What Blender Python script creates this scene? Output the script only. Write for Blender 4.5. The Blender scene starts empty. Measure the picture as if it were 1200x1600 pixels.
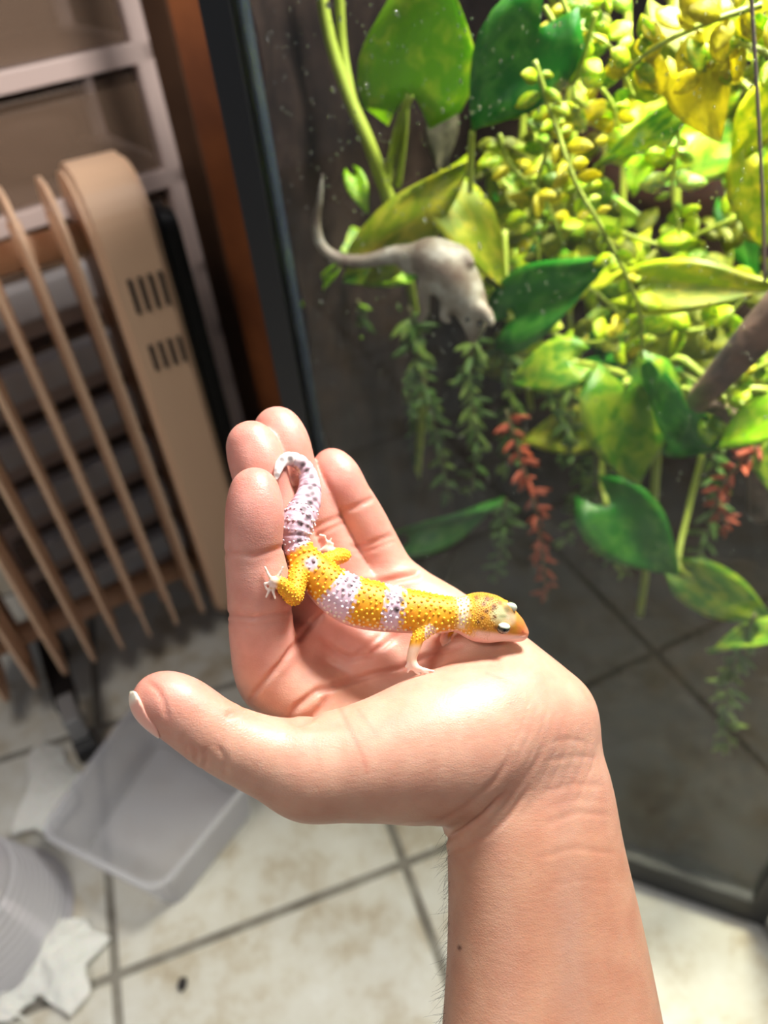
import bpy, bmesh, math, random
import numpy as np
from mathutils import Vector, Matrix

random.seed(7); RNG = np.random.default_rng(7)
S = bpy.context.scene
COL = S.collection

# ------------------------------------------------------------------ camera
FPX, CX, CY, CAM_H = 1202.0, 600.0, 800.0, 0.88     # focal length in pixels of the 1200x1600 frame
def _ray(u, v): return np.array([(u-CX)/FPX, (CY-v)/FPX, -1.0])
_up = -_ray(760, 2180); _up /= np.linalg.norm(_up)   # nadir vanishing point of the verticals
_fw = np.array([0, 0, -1.0]); _Y = _fw-_up*(_fw@_up); _Y /= np.linalg.norm(_Y)
RW = np.array([np.cross(_Y, _up), _Y, _up])           # camera axes -> world axes
CAMP = np.array([0, 0, CAM_H])
cam_data = bpy.data.cameras.new('camera'); cam = bpy.data.objects.new('camera', cam_data); COL.objects.link(cam)
M4 = Matrix.Identity(4)
for i in range(3):
    for j in range(3): M4[i][j] = float(RW[i][j])
M4.translation = Vector(CAMP); cam.matrix_world = M4
cam_data.sensor_fit = 'VERTICAL'; cam_data.sensor_height = 9.8; cam_data.sensor_width = 7.35
cam_data.lens = FPX/1600*9.8; cam_data.clip_start = 0.01; cam_data.clip_end = 30
cam_data.dof.use_dof = True; cam_data.dof.focus_distance = 0.252; cam_data.dof.aperture_fstop = 2.0
S.camera = cam

def at(u, v, d):                      # the world point that lies d metres deep behind a photograph pixel
    return CAMP+RW@(_ray(u, v)*d)
def on_z(u, v, z=0.0):                # the world point at height z behind a pixel
    r = RW@_ray(u, v); t = (z-CAM_H)/r[2]; return CAMP+r*t
def mm(u, v, d):                      # camera axes in millimetres
    return _ray(u, v)*d*1000.0
def mm_to_world(P): return CAMP+(np.asarray(P)/1000.0)@RW.T
def project(P):                       # world -> pixel, depth
    q = (np.asarray(P)-CAMP)@RW; d = -q[..., 2]
    return CX+q[..., 0]/d*FPX, CY-q[..., 1]/d*FPX, d

# ------------------------------------------------------------------ world, lights, exposure
W = bpy.data.worlds.new('room_air'); S.world = W; W.use_nodes = True
bg = W.node_tree.nodes['Background']; bg.inputs[0].default_value = (0.80, 0.88, 1.0, 1); bg.inputs[1].default_value = 0.16
def area(name, loc, target, size, power, color, spread=180):
    L = bpy.data.lights.new(name, 'AREA'); L.energy = power; L.color = color; L.shape = 'DISK'; L.size = size; L.spread = math.radians(spread)
    o = bpy.data.objects.new(name, L); COL.objects.link(o); o.location = loc
    o.rotation_euler = (Vector(target)-Vector(loc)).to_track_quat('-Z', 'Y').to_euler(); return o
LAMP = (0.28, 0.47, 1.20)
area('terrarium_lamp_light', LAMP, (0.05, 0.30, 0.5), 0.20, 14.0, (1.0, 0.955, 0.91))
hood = area('terrarium_hood_light', (0.320, 0.535, 0.915), (0.320, 0.535, 0.0), 0.22, 7.2, (1.0, 0.94, 0.68), 115); hood.data.shape = 'RECTANGLE'; hood.data.size_y = 0.12
area('room_fill_light', (-0.7, -0.6, 2.3), (-0.1, 0.3, 0.4), 0.5, 15.0, (1.0, 0.94, 0.88))  # added fill from behind the camera, stands in for soft room light
vs = S.view_settings; vs.view_transform = 'Standard'; vs.look = 'None'; vs.exposure = 0.0; vs.gamma = 1.0; vs.use_curve_mapping = False
S.cycles.max_bounces = 6; S.cycles.diffuse_bounces = 3; S.cycles.glossy_bounces = 3; S.cycles.transparent_max_bounces = 12
S.cycles.sample_clamp_indirect = 6.0; S.cycles.use_adaptive_sampling = True; S.cycles.adaptive_threshold = 0.03; S.cycles.use_light_tree = False; S.cycles.caustics_reflective = False; S.cycles.caustics_refractive = False

# ------------------------------------------------------------------ helpers
def tag(o, label=None, cat=None, group=None, kind=None):
    if label: o['label'] = label
    if cat: o['category'] = cat
    if group: o['group'] = group
    if kind: o['kind'] = kind
    return o
def empty(name, loc=(0, 0, 0)):
    o = bpy.data.objects.new(name, None); COL.objects.link(o); o.location = Vector(loc); o.empty_display_size = 0.02
    WM[o.name] = Matrix.Translation(Vector(loc)); return o
def mesh_obj(name, verts, faces, mat, parent=None, smooth=True, local=False):
    """verts in world space unless local; parent transforms are undone for parented meshes"""
    me = bpy.data.meshes.new(name); me.from_pydata([tuple(map(float, v)) for v in verts], [], [tuple(map(int, f)) for f in faces]); me.update()
    return link(name, me, mat, parent, smooth, local)
def link(name, me, mat, parent=None, smooth=True, local=False):
    o = bpy.data.objects.new(name, me); COL.objects.link(o)
    if mat: me.materials.append(mat)
    if smooth: me.polygons.foreach_set('use_smooth', [True]*len(me.polygons))
    if parent is not None:
        o.parent = parent
        if not local: o.matrix_parent_inverse = WM.get(parent.name, Matrix.Identity(4)).inverted()
    return o
WM = {}                                # world matrices of the roots that children hang from
def place(name, me, M, parent, mat_=None):
    """an object of shared mesh data put at world matrix M under a root"""
    o = bpy.data.objects.new(name, me); COL.objects.link(o); o.parent = parent
    o.matrix_parent_inverse = WM.get(parent.name, Matrix.Identity(4)).inverted(); o.matrix_basis = M; WM[o.name] = M.copy(); return o
def bm_obj(name, bm, mat, parent=None, smooth=False, local=False):
    me = bpy.data.meshes.new(name); bm.normal_update(); bm.to_mesh(me); bm.free(); return link(name, me, mat, parent, smooth, local)
def np_mesh(name, V, F):
    V = np.asarray(V, np.float32); F = np.asarray(F, np.int32)
    me = bpy.data.meshes.new(name); me.vertices.add(len(V)); me.vertices.foreach_set('co', V.ravel())
    n = F.shape[1]; me.loops.add(F.size); me.loops.foreach_set('vertex_index', F.ravel())
    me.polygons.add(len(F)); me.polygons.foreach_set('loop_start', np.arange(0, F.size, n, dtype=np.int32))
    me.update(calc_edges=True); me.validate(); return me
def color_attr(me, cols, name='tint'):
    a = me.attributes.new(name, 'FLOAT_COLOR', 'POINT')
    c = np.ones((len(cols), 4), np.float32); c[:, :3] = cols; a.data.foreach_set('color', c.ravel())
def add_box(bm, c, size, rot=None, bevel=0.0):
    r = bmesh.ops.create_cube(bm, size=1.0); vs = r['verts']
    m = Matrix.Translation(Vector(c)) @ (rot.to_4x4() if rot is not None else Matrix.Identity(4)) @ Matrix.Diagonal((*size, 1))
    bmesh.ops.transform(bm, matrix=m, verts=vs)
    if bevel > 0:
        es = list({e for v in vs for e in v.link_edges}); bmesh.ops.bevel(bm, geom=es, offset=bevel, segments=2, affect='EDGES', profile=0.6)
def box_obj(name, c, size, mat, parent=None, rot=None, bevel=0.0, local=False):
    bm = bmesh.new(); add_box(bm, c, size, rot, bevel); return bm_obj(name, bm, mat, parent, False, local)
def sweep(path, radii, n=8, cap=True):
    """tube along a path of points, returns verts, faces"""
    P = np.asarray(path, float); R = np.broadcast_to(np.asarray(radii, float), (len(P),)); V = []; F = []
    T = np.gradient(P, axis=0); T /= np.linalg.norm(T, axis=1)[:, None]+1e-12
    a = np.array([0, 0, 1.0]) if abs(T[0][2]) < 0.9 else np.array([1.0, 0, 0]); nrm = np.cross(T[0], a); nrm /= np.linalg.norm(nrm)
    for i in range(len(P)):
        nrm = nrm-T[i]*(nrm@T[i]); nrm /= np.linalg.norm(nrm); b = np.cross(T[i], nrm)
        for k in range(n):
            t = 2*math.pi*k/n; V.append(P[i]+R[i]*(math.cos(t)*nrm+math.sin(t)*b))
    for i in range(len(P)-1):
        for k in range(n): F.append((i*n+k, i*n+(k+1) % n, (i+1)*n+(k+1) % n, (i+1)*n+k))
    if cap: F.append(tuple(range(n-1, -1, -1))); F.append(tuple(range((len(P)-1)*n, len(P)*n)))
    return V, F
def spline(pts, n):
    """Catmull-Rom through pts (any width), n samples"""
    p = np.asarray(pts, float); p = np.vstack([2*p[0]-p[1], p, 2*p[-1]-p[-2]]); out = []; m = len(p)-3
    for t in np.linspace(0, m-1e-6, n):
        i = int(t); f = t-i; a, b, c, d = p[i:i+4]
        out.append(0.5*((2*b)+(-a+c)*f+(2*a-5*b+4*c-d)*f*f+(-a+3*b-3*c+d)*f**3))
    return np.array(out)

# ---- materials
def srgb(r, g, b):
    f = lambda c: ((c/255+0.055)/1.055)**2.4 if c/255 > 0.04045 else c/255/12.92
    return (f(r), f(g), f(b))
def mat(name, color=(0.5, 0.5, 0.5), rough=0.5, metal=0.0, **kw):
    m = bpy.data.materials.new(name); m.use_nodes = True; p = m.node_tree.nodes['Principled BSDF']
    p.inputs['Base Color'].default_value = (*color, 1); p.inputs['Roughness'].default_value = rough; p.inputs['Metallic'].default_value = metal
    for k, v in kw.items(): p.inputs[k.replace('_', ' ')].default_value = v
    return m
def nd(m, t, **props):
    n = m.node_tree.nodes.new(t)
    for k, v in props.items(): setattr(n, k, v)
    return n
def lk(m, a, b): m.node_tree.links.new(a, b)
def noise_color(m, c1, c2, scale, detail=4, lo=0.35, hi=0.65, coord='Object', stops=None, dist=0.0):
    """base colour from a noise ramp"""
    tc = nd(m, 'ShaderNodeTexCoord'); nz = nd(m, 'ShaderNodeTexNoise'); nz.inputs['Scale'].default_value = scale; nz.inputs['Detail'].default_value = detail
    nz.inputs['Distortion'].default_value = dist
    rp = nd(m, 'ShaderNodeValToRGB'); e = rp.color_ramp.elements
    e[0].position = lo; e[0].color = (*c1, 1); e[1].position = hi; e[1].color = (*c2, 1)
    if stops:
        for pos, c in stops: q = e.new(pos); q.color = (*c, 1)
    lk(m, tc.outputs[coord], nz.inputs['Vector']); lk(m, nz.outputs['Fac'], rp.inputs['Fac'])
    lk(m, rp.outputs['Color'], m.node_tree.nodes['Principled BSDF'].inputs['Base Color']); return rp
def bump(m, scale, strength, dist=0.001, detail=4, kind='noise', stretch=None, coord='Object'):
    tc = nd(m, 'ShaderNodeTexCoord'); p = m.node_tree.nodes['Principled BSDF']
    src = tc.outputs[coord]
    if stretch:
        mp = nd(m, 'ShaderNodeMapping'); mp.inputs['Scale'].default_value = stretch; lk(m, src, mp.inputs['Vector']); src = mp.outputs['Vector']
    if kind == 'noise':
        t = nd(m, 'ShaderNodeTexNoise'); t.inputs['Scale'].default_value = scale; t.inputs['Detail'].default_value = detail; out = t.outputs['Fac']
    else:
        t = nd(m, 'ShaderNodeTexVoronoi'); t.inputs['Scale'].default_value = scale; out = t.outputs['Distance']
        if kind == 'cells': t.feature = 'DISTANCE_TO_EDGE'
    b = nd(m, 'ShaderNodeBump'); b.inputs['Strength'].default_value = strength; b.inputs['Distance'].default_value = dist
    lk(m, src, t.inputs['Vector']); lk(m, out, b.inputs['Height'])
    if p.inputs['Normal'].links: lk(m, p.inputs['Normal'].links[0].from_socket, b.inputs['Normal'])
    lk(m, b.outputs['Normal'], p.inputs['Normal']); return b

# ---- signed distance shapes, polygonised with surface nets
FAR = 40.0
_bb = {'id': None}
def _box_of(P):
    if _bb['id'] is not P: _bb['id'] = P; _bb['lo'] = P.min(0); _bb['hi'] = P.max(0)
    return _bb['lo'], _bb['hi']
def sd_cone(P, a, b, r1, r2, reach=9.0):
    a = np.asarray(a, np.float32); b = np.asarray(b, np.float32)
    m = max(r1, r2)+reach; lo, hi = np.minimum(a, b)-m, np.maximum(a, b)+m; pl, ph = _box_of(P)
    if (ph < lo).any() or (pl > hi).any(): return np.full(len(P), FAR, np.float32)
    return _cone(P, a, b, r1, r2)
def _cone(P, a, b, r1, r2):
    ba = b-a; l2 = float(ba@ba)
    if l2 < 1e-9 or abs(r1-r2)**2 >= l2:
        c, r = (a, r1) if r1 > r2 else (b, r2); return np.linalg.norm(P-c, axis=1)-r
    rr = r1-r2; a2 = l2-rr*rr; il2 = 1/l2
    pa = P-a; y = pa@ba; z = y-l2
    x2 = np.maximum((pa*pa).sum(1)*l2-y*y, 0)*l2; y2 = y*y*l2; z2 = z*z*l2; k = math.copysign(1, rr)*rr*rr*x2
    d = (np.sqrt(x2*a2*il2)+y*rr)*il2-r1
    d = np.where(np.sign(y)*a2*y2 < k, np.sqrt(x2+y2)*il2-r1, d)
    return np.where(np.sign(z)*a2*z2 > k, np.sqrt(x2+z2)*il2-r2, d)
def sd_ell(P, c, r, R=None):
    q = P-np.asarray(c, np.float32)
    if R is not None: q = q@np.asarray(R, np.float32).T
    r = np.asarray(r, np.float32); k0 = np.linalg.norm(q/r, axis=1); k1 = np.linalg.norm(q/(r*r), axis=1)+1e-9
    return k0*(k0-1)/k1
def smin(a, b, k):
    if k <= 0: return np.minimum(a, b)
    h = np.maximum(k-np.abs(a-b), 0)/k; return np.minimum(a, b)-h*h*k*0.25
def smax(a, b, k): return -smin(-a, -b, k)
def sd_chain(P, pts, k=0.0, reach=9.0):
    d = None
    for (a, ra), (b, rb) in zip(pts[:-1], pts[1:]):
        e = sd_cone(P, a, b, ra, rb, reach); d = e if d is None else smin(d, e, k)
    return d
def polygonise(f, lo, hi, h, B=8):
    lo = np.asarray(lo, float); nb = np.ceil((np.asarray(hi, float)-lo)/(h*B)).astype(int); n = nb*B+1
    gx = [lo[i]+(np.arange(nb[i])+0.5)*B*h for i in range(3)]
    C = np.stack(np.meshgrid(*gx, indexing='ij'), -1).reshape(-1, 3).astype(np.float32)
    dc = f(C); sel = np.abs(dc) < B*h*0.5*1.7321*1.15+2*h
    F = np.repeat(np.repeat(np.repeat(dc.reshape(nb), B, 0), B, 1), B, 2).astype(np.float32)
    F = np.pad(F, ((0, 1),)*3, mode='edge')
    off = np.stack(np.meshgrid(*[np.arange(B+1)]*3, indexing='ij'), -1).reshape(-1, 3)
    bi = np.stack(np.unravel_index(np.nonzero(sel)[0], nb), -1)*B
    key = (bi//(B*3))@np.array([1000003, 1009, 1]); order = np.argsort(key, kind='stable'); bi = bi[order]
    for grp in np.split(bi, np.nonzero(np.diff(key[order]))[0]+1):
        idx = (grp[:, None, :]+off[None]).reshape(-1, 3); F[idx[:, 0], idx[:, 1], idx[:, 2]] = f((lo+idx*h).astype(np.float32))
    sg = F < 0
    cnt = np.zeros(n-1, np.int8)
    for i in (0, 1):
        for j in (0, 1):
            for k in (0, 1): cnt += sg[i:n[0]-1+i, j:n[1]-1+j, k:n[2]-1+k]
    cells = np.stack(np.nonzero((cnt > 0) & (cnt < 8)), -1); vid = -np.ones(n-1, np.int64); vid[tuple(cells.T)] = np.arange(len(cells))
    acc = np.zeros((len(cells), 3)); w = np.zeros(len(cells))
    co = [(i, j, k) for i in (0, 1) for j in (0, 1) for k in (0, 1)]
    for p in co:
        for q in co:
            if sum(abs(a-b) for a, b in zip(p, q)) == 1 and p < q:
                A = F[tuple((cells+p).T)]; Bv = F[tuple((cells+q).T)]; m = (A < 0) != (Bv < 0)
                t = np.where(m, A/np.where(m, A-Bv, 1), 0); pos = np.array(p)+t[:, None]*(np.array(q)-np.array(p)); acc += pos*m[:, None]; w += m
    V = lo+(cells+acc/w[:, None])*h
    Q = []
    for ax in range(3):
        s0 = [slice(None)]*3; s1 = [slice(None)]*3; s0[ax] = slice(0, -1); s1[ax] = slice(1, None)
        a = sg[tuple(s0)]; b = sg[tuple(s1)]; e = np.stack(np.nonzero(a != b), -1)
        o1, o2 = [x for x in range(3) if x != ax]
        ok = (e[:, o1] > 0) & (e[:, o2] > 0) & (e[:, o1] < n[o1]-1) & (e[:, o2] < n[o2]-1); e = e[ok]
        u = np.zeros(3, int); u[o1] = 1; v = np.zeros(3, int); v[o2] = 1
        g = lambda x: vid[tuple(x.T)]
        q = np.stack([g(e-u-v), g(e-v), g(e), g(e-u)], -1)
        flip = a[tuple(e.T)] if ax != 1 else ~a[tuple(e.T)]
        q[~flip] = q[~flip][:, ::-1]; Q.append(q)
    return V, np.concatenate(Q)
def vnormals(V, F):
    fn = np.cross(V[F[:, 2]]-V[F[:, 0]], V[F[:, 3]]-V[F[:, 1]]); N = np.zeros_like(V)
    for i in range(4): np.add.at(N, F[:, i], fn)
    return N/(np.linalg.norm(N, axis=1)[:, None]+1e-12)
def relax(V, F, it=2, lam=0.5):
    E = np.concatenate([F[:, [0, 1]], F[:, [1, 2]], F[:, [2, 3]], F[:, [3, 0]]]); E = np.concatenate([E, E[:, ::-1]])
    deg = np.bincount(E[:, 0], minlength=len(V))
    for _ in range(it):
        A = np.stack([np.bincount(E[:, 0], weights=V[E[:, 1], i], minlength=len(V)) for i in range(3)], -1)/np.maximum(deg, 1)[:, None]
        V = V+lam*(A-V)
    return V
def seg_dist2(u, v, line):
    """distance and running parameter of 2-D points to a polyline"""
    best = np.full(len(u), 1e9); par = np.zeros(len(u)); L = np.asarray(line, float); n = len(L)-1
    for i in range(n):
        a, b = L[i][:2], L[i+1][:2]; ab = b-a; t = np.clip(((u-a[0])*ab[0]+(v-a[1])*ab[1])/(ab@ab), 0, 1)
        d = np.hypot(u-a[0]-t*ab[0], v-a[1]-t*ab[1]); m = d < best; best[m] = d[m]; par[m] = (i+t[m])/n
    return best, par
# ------------------------------------------------------------------ floor and walls
GEO = lambda m: nd(m, 'ShaderNodeNewGeometry').outputs['Position']
def world_noise(m, stops, scale, detail=5, rough=0.55, inp='Base Color'):
    nz = nd(m, 'ShaderNodeTexNoise'); nz.inputs['Scale'].default_value = scale; nz.inputs['Detail'].default_value = detail; nz.inputs['Roughness'].default_value = rough
    rp = nd(m, 'ShaderNodeValToRGB'); e = rp.color_ramp.elements; e[0].position, e[0].color = stops[0][0], (*stops[0][1], 1); e[1].position, e[1].color = stops[-1][0], (*stops[-1][1], 1)
    for p_, c_ in stops[1:-1]: q = e.new(p_); q.color = (*c_, 1)
    lk(m, GEO(m), nz.inputs['Vector']); lk(m, nz.outputs['Fac'], rp.inputs['Fac']); lk(m, rp.outputs['Color'], m.node_tree.nodes['Principled BSDF'].inputs[inp]); return rp
m_tile = mat('ceramic_tile', rough=0.38); world_noise(m_tile, [(0.30, srgb(168, 152, 128)), (0.40, srgb(196, 186, 166)), (0.50, srgb(214, 210, 198)), (0.68, srgb(226, 225, 218))], 13, 8, 0.68); bump(m_tile, 60, 0.15, 0.001)
m_grout = mat('grey_grout', srgb(136, 130, 118), 0.9); world_noise(m_grout, [(0.3, srgb(118, 112, 102)), (0.7, srgb(160, 156, 146))], 25)
TA = math.radians(14.74); TS = 0.328; tx = np.array([math.cos(TA), math.sin(TA)]); ty = np.array([-math.sin(TA), math.cos(TA)]); T0 = np.array([-0.3406, 0.3194])
fl = box_obj('floor', (0, 0.3, -0.0216), (4.4, 4.4, 0.04), m_grout); tag(fl, kind='structure')
bm = bmesh.new(); add_box(bm, (0, 0, -0.004), (TS-0.010, TS-0.010, 0.008), None, 0.0016); tile_me = bpy.data.meshes.new('tile'); bm.to_mesh(tile_me); bm.free(); tile_me.materials.append(m_tile)
for i in range(-5, 6):
    for j in range(-5, 6):
        c = T0+tx*TS*(i+.5)+ty*TS*(j+.5)
        if abs(c[0]) > 1.9 or c[1] > 2.1 or c[1] < -1.5: continue
        place('tile', tile_me, Matrix.Translation((c[0], c[1], random.uniform(-.0006, .0004))) @ Matrix.Rotation(TA, 4, 'Z'), fl)
m_wall = mat('dark_wall', srgb(64, 46, 38), 0.8); noise_color(m_wall, srgb(52, 37, 31), srgb(74, 55, 45), 6)
tag(box_obj('wall_back', (0.0, 1.62, 1.2), (4.4, 0.06, 2.48), m_wall), kind='structure')
m_bb = mat('baseboard_wood', srgb(70, 46, 34), 0.5); tag(box_obj('baseboard_back', (0.0, 1.58, 0.045), (4.4, 0.018, 0.09), m_bb, bevel=0.003), kind='structure')

def plastic(name, col, solid=.4, rough=.2):
    m = bpy.data.materials.new(name); m.use_nodes = True; nt = m.node_tree; nt.nodes.clear(); out = nd(m, 'ShaderNodeOutputMaterial'); tr = nd(m, 'ShaderNodeBsdfTransparent'); df = nd(m, 'ShaderNodeBsdfDiffuse'); tl = nd(m, 'ShaderNodeBsdfTranslucent'); gl = nd(m, 'ShaderNodeBsdfGlossy'); gl.inputs['Roughness'].default_value = rough
    for q in (df, tl): q.inputs[0].default_value = (*col, 1)
    a = nd(m, 'ShaderNodeMixShader'); a.inputs[0].default_value = .4; lk(m, df.outputs[0], a.inputs[1]); lk(m, tl.outputs[0], a.inputs[2]); b = nd(m, 'ShaderNodeMixShader'); b.inputs[0].default_value = solid; lk(m, tr.outputs[0], b.inputs[1]); lk(m, a.outputs[0], b.inputs[2])
    c = nd(m, 'ShaderNodeMixShader'); c.inputs[0].default_value = .07; lk(m, b.outputs[0], c.inputs[1]); lk(m, gl.outputs[0], c.inputs[2]); lk(m, c.outputs[0], out.inputs['Surface']); return m
# ------------------------------------------------------------------ terrarium
TP = np.array([-0.069, 0.505]); E1 = np.array([0.889, -0.457]); E1 /= np.linalg.norm(E1); E2 = np.array([-E1[1], E1[0]]); TW, TD, TH = 0.462, 0.45, 0.92
TROT = Matrix(((E1[0], E2[0], 0), (E1[1], E2[1], 0), (0, 0, 1)))
def tk(a, b, z): return (TP[0]+E1[0]*a+E2[0]*b, TP[1]+E1[1]*a+E2[1]*b, z)     # along the front, into the tank, up
def in_tank(u, v, k):
    r = RW@_ray(u, v); t = ((TP-CAMP[:2])@E2+k)/(r[:2]@E2); return CAMP+r*t
m_blk = mat('black_plastic', srgb(30, 31, 34), 0.42); bump(m_blk, 400, 0.1, 0.0005)
def glass_mat(name, haze, tint=(0.97, 0.985, 0.98), scale=30, lo=0.35):
    m = bpy.data.materials.new(name); m.use_nodes = True; nt = m.node_tree; nt.nodes.clear(); out = nd(m, 'ShaderNodeOutputMaterial')
    tr = nd(m, 'ShaderNodeBsdfTransparent'); tr.inputs[0].default_value = (*tint, 1); gl = nd(m, 'ShaderNodeBsdfGlossy'); gl.inputs['Roughness'].default_value = 0.02; gl.inputs['Color'].default_value = (0.9, 0.95, 1, 1)
    fr = nd(m, 'ShaderNodeFresnel'); fr.inputs['IOR'].default_value = 1.5; df = nd(m, 'ShaderNodeBsdfDiffuse'); df.inputs[0].default_value = (0.75, 0.76, 0.74, 1)
    nz = nd(m, 'ShaderNodeTexNoise'); nz.inputs['Scale'].default_value = scale; nz.inputs['Detail'].default_value = 6; lk(m, GEO(m), nz.inputs['Vector'])
    mr = nd(m, 'ShaderNodeMapRange'); mr.inputs['From Min'].default_value = lo; mr.inputs['From Max'].default_value = 0.75; mr.inputs['To Min'].default_value = haze*0.35; mr.inputs['To Max'].default_value = haze*1.8; lk(m, nz.outputs['Fac'], mr.inputs['Value'])
    m1 = nd(m, 'ShaderNodeMixShader'); lk(m, mr.outputs['Result'], m1.inputs[0]); lk(m, tr.outputs[0], m1.inputs[1]); lk(m, df.outputs[0], m1.inputs[2])
    bf_ = nd(m, 'ShaderNodeNewGeometry'); inv = nd(m, 'ShaderNodeMath', operation='SUBTRACT'); inv.inputs[0].default_value = 1.0; lk(m, bf_.outputs['Backfacing'], inv.inputs[1]); fm = nd(m, 'ShaderNodeMath', operation='MULTIPLY'); lk(m, fr.outputs[0], fm.inputs[0]); lk(m, inv.outputs[0], fm.inputs[1])
    m2 = nd(m, 'ShaderNodeMixShader'); lk(m, fm.outputs[0], m2.inputs[0]); lk(m, m1.outputs[0], m2.inputs[1]); lk(m, gl.outputs[0], m2.inputs[2]); lk(m, m2.outputs[0], out.inputs['Surface']); return m
m_glass = glass_mat('misted_glass', 0.0035); m_glass2 = glass_mat('side_glass', 0.003)
terr = empty('terrarium', tk(TW/2, TD/2, 0)); tag(terr, 'tall black-framed glass terrarium full of green plants beside the hand', 'terrarium')
def tbox(name, a0, a1, b0, b1, z0, z1, m, par=None, bev=0.0015):
    return box_obj(name, tk((a0+a1)/2, (b0+b1)/2, (z0+z1)/2), (a1-a0, b1-b0, z1-z0), m, par or terr, TROT, bev)
PW = 0.020
for a, b in ((0, 0), (TW-PW, 0), (0, TD-PW), (TW-PW, TD-PW)): tbox('corner_post', a, a+PW, b, b+PW, 0.03, TH-0.02, m_blk)
tbox('bottom_rail', 0, TW, 0, PW, 0.0, 0.042, m_blk); tbox('bottom_rail', 0, TW, TD-PW, TD, 0.0, 0.042, m_blk); tbox('bottom_rail', 0, PW, PW, TD-PW, 0, 0.042, m_blk); tbox('bottom_rail', TW-PW, TW, PW, TD-PW, 0, 0.042, m_blk)
tbox('top_rail', 0, TW, 0, PW, TH-0.03, TH, m_blk); tbox('top_rail', 0, TW, TD-PW, TD, TH-0.03, TH, m_blk); tbox('top_rail', 0, PW, PW, TD-PW, TH-0.03, TH, m_blk); tbox('top_rail', TW-PW, TW, PW, TD-PW, TH-0.03, TH, m_blk)
tbox('base_tray', PW, TW-PW, PW, TD-PW, 0.004, 0.016, m_blk)
gp = tbox('front_pane', PW*.6, TW-PW*.6, 0.006, 0.010, 0.036, TH-0.025, m_glass, None, 0); gp['label'] = 'misted front glass pane'
tbox('side_pane', TW-0.010, TW-0.006, PW*.6, TD-PW*.6, 0.036, TH-0.025, m_glass2, None, 0)
m_edge = mat('sealant', srgb(46, 54, 66), 0.25, Alpha=0.6); tbox('glass_edge', PW+0.0030, PW+0.0052, 0.0035, 0.0125, 0.044, TH-0.03, m_edge, None, 0)
m_cork = mat('cork_background', srgb(84, 62, 50), 0.9, Specular_IOR_Level=0.05); world_noise(m_cork, [(0.30, srgb(14, 11, 10)), (0.5, srgb(30, 23, 20)), (0.7, srgb(48, 38, 33))], 16, 8, 0.65)
def cork(name, f, nu, nv):
    V = []; F = []
    for i in range(nu):
        for j in range(nv): V.append(f(i/(nu-1), j/(nv-1)))
    for i in range(nu-1):
        for j in range(nv-1): F.append((i*nv+j, (i+1)*nv+j, (i+1)*nv+j+1, i*nv+j+1))
    return mesh_obj(name, V, F, m_cork, terr)
rg = np.random.default_rng(5); NB = rg.normal(0, 1, (40, 50)); 
for _ in range(3): NB = (NB+np.roll(NB, 1, 0)+np.roll(NB, -1, 0)+np.roll(NB, 1, 1)+np.roll(NB, -1, 1))/5
NB /= np.abs(NB).max(); nb = lambda s, t: NB[int(s*39), int(t*49)]
bk = cork('back_panel', lambda s, t: tk(PW*.5+s*(TW-PW), TD-0.022-0.016*abs(nb(s, t)), 0.02+t*(TH-0.05)), 40, 50); bk['label'] = 'rough brown cork back panel'
sp = cork('side_panel', lambda s, t: tk(0.012+0.010*abs(nb(s, t)), 0.03+s*(TD-0.05), 0.02+t*(TH-0.05)), 40, 50); sp['label'] = 'rough brown cork side panel'
m_soil = mat('dark_soil', srgb(44, 34, 27), 0.95, Specular_IOR_Level=0.1); world_noise(m_soil, [(0.3, srgb(14, 11, 9)), (0.7, srgb(36, 29, 23))], 60, 6)
so = cork('soil_bed', lambda s, t: tk(PW*.5+s*(TW-PW), 0.014+t*(TD-0.03), 0.055+0.05*t+0.018*nb(s, t)), 40, 50); so.data.materials.clear(); so.data.materials.append(m_soil); so['label'] = 'dark soil bed'
# water beads on the inside of the front pane
rg = np.random.default_rng(21); bm = bmesh.new(); bmesh.ops.create_icosphere(bm, subdivisions=1, radius=1.0); bv = np.array([x.co[:] for x in bm.verts]); bf = np.array([[x.index for x in f.verts] for f in bm.faces]); bm.free()
DV, DF = [], []
for n in range(1500):
    a = PW+rg.random()*(TW-2*PW); z = TH-0.06-abs(rg.normal(0, .17)); r = rg.uniform(.0003, .0009)*(1.9 if rg.random() < .06 else 1)
    if z < .1: continue
    sc = np.array([r, r, r*rg.uniform(.9, 1.6)]); c = np.array(tk(a, 0.0102, z)); q = (bv*sc)*np.array([1, .5, 1]); q = q@np.array(TROT).T+c; DF.append(bf+len(DV)*len(bv)); DV.append(q)
m_drop = mat('water_bead', (0.95, 0.97, 1), 0.03, Transmission_Weight=1.0, IOR=1.33)
tag(link('water_beads', np_mesh('water_beads', np.vstack(DV), np.vstack(DF)), m_drop, terr), 'small water beads on the front glass', kind='stuff')
hd_ = empty('terrarium_hood', tk(TW*.5, TD*.55, TH)); tag(hd_, 'flat black light hood lying on top of the terrarium', 'lamp')
tbox('hood_housing', 0.21, TW-0.01, 0.12, 0.29, TH+.006, TH+.05, m_blk, hd_, .004); tbox('led_strip', 0.22, TW-0.02, 0.14, 0.27, TH+.0005, TH+.0055, mat('led_diffuser', (1, 1, 1), .5, Emission_Color=(1, .9, .7, 1), Emission_Strength=4.0), hd_, 0)
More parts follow.
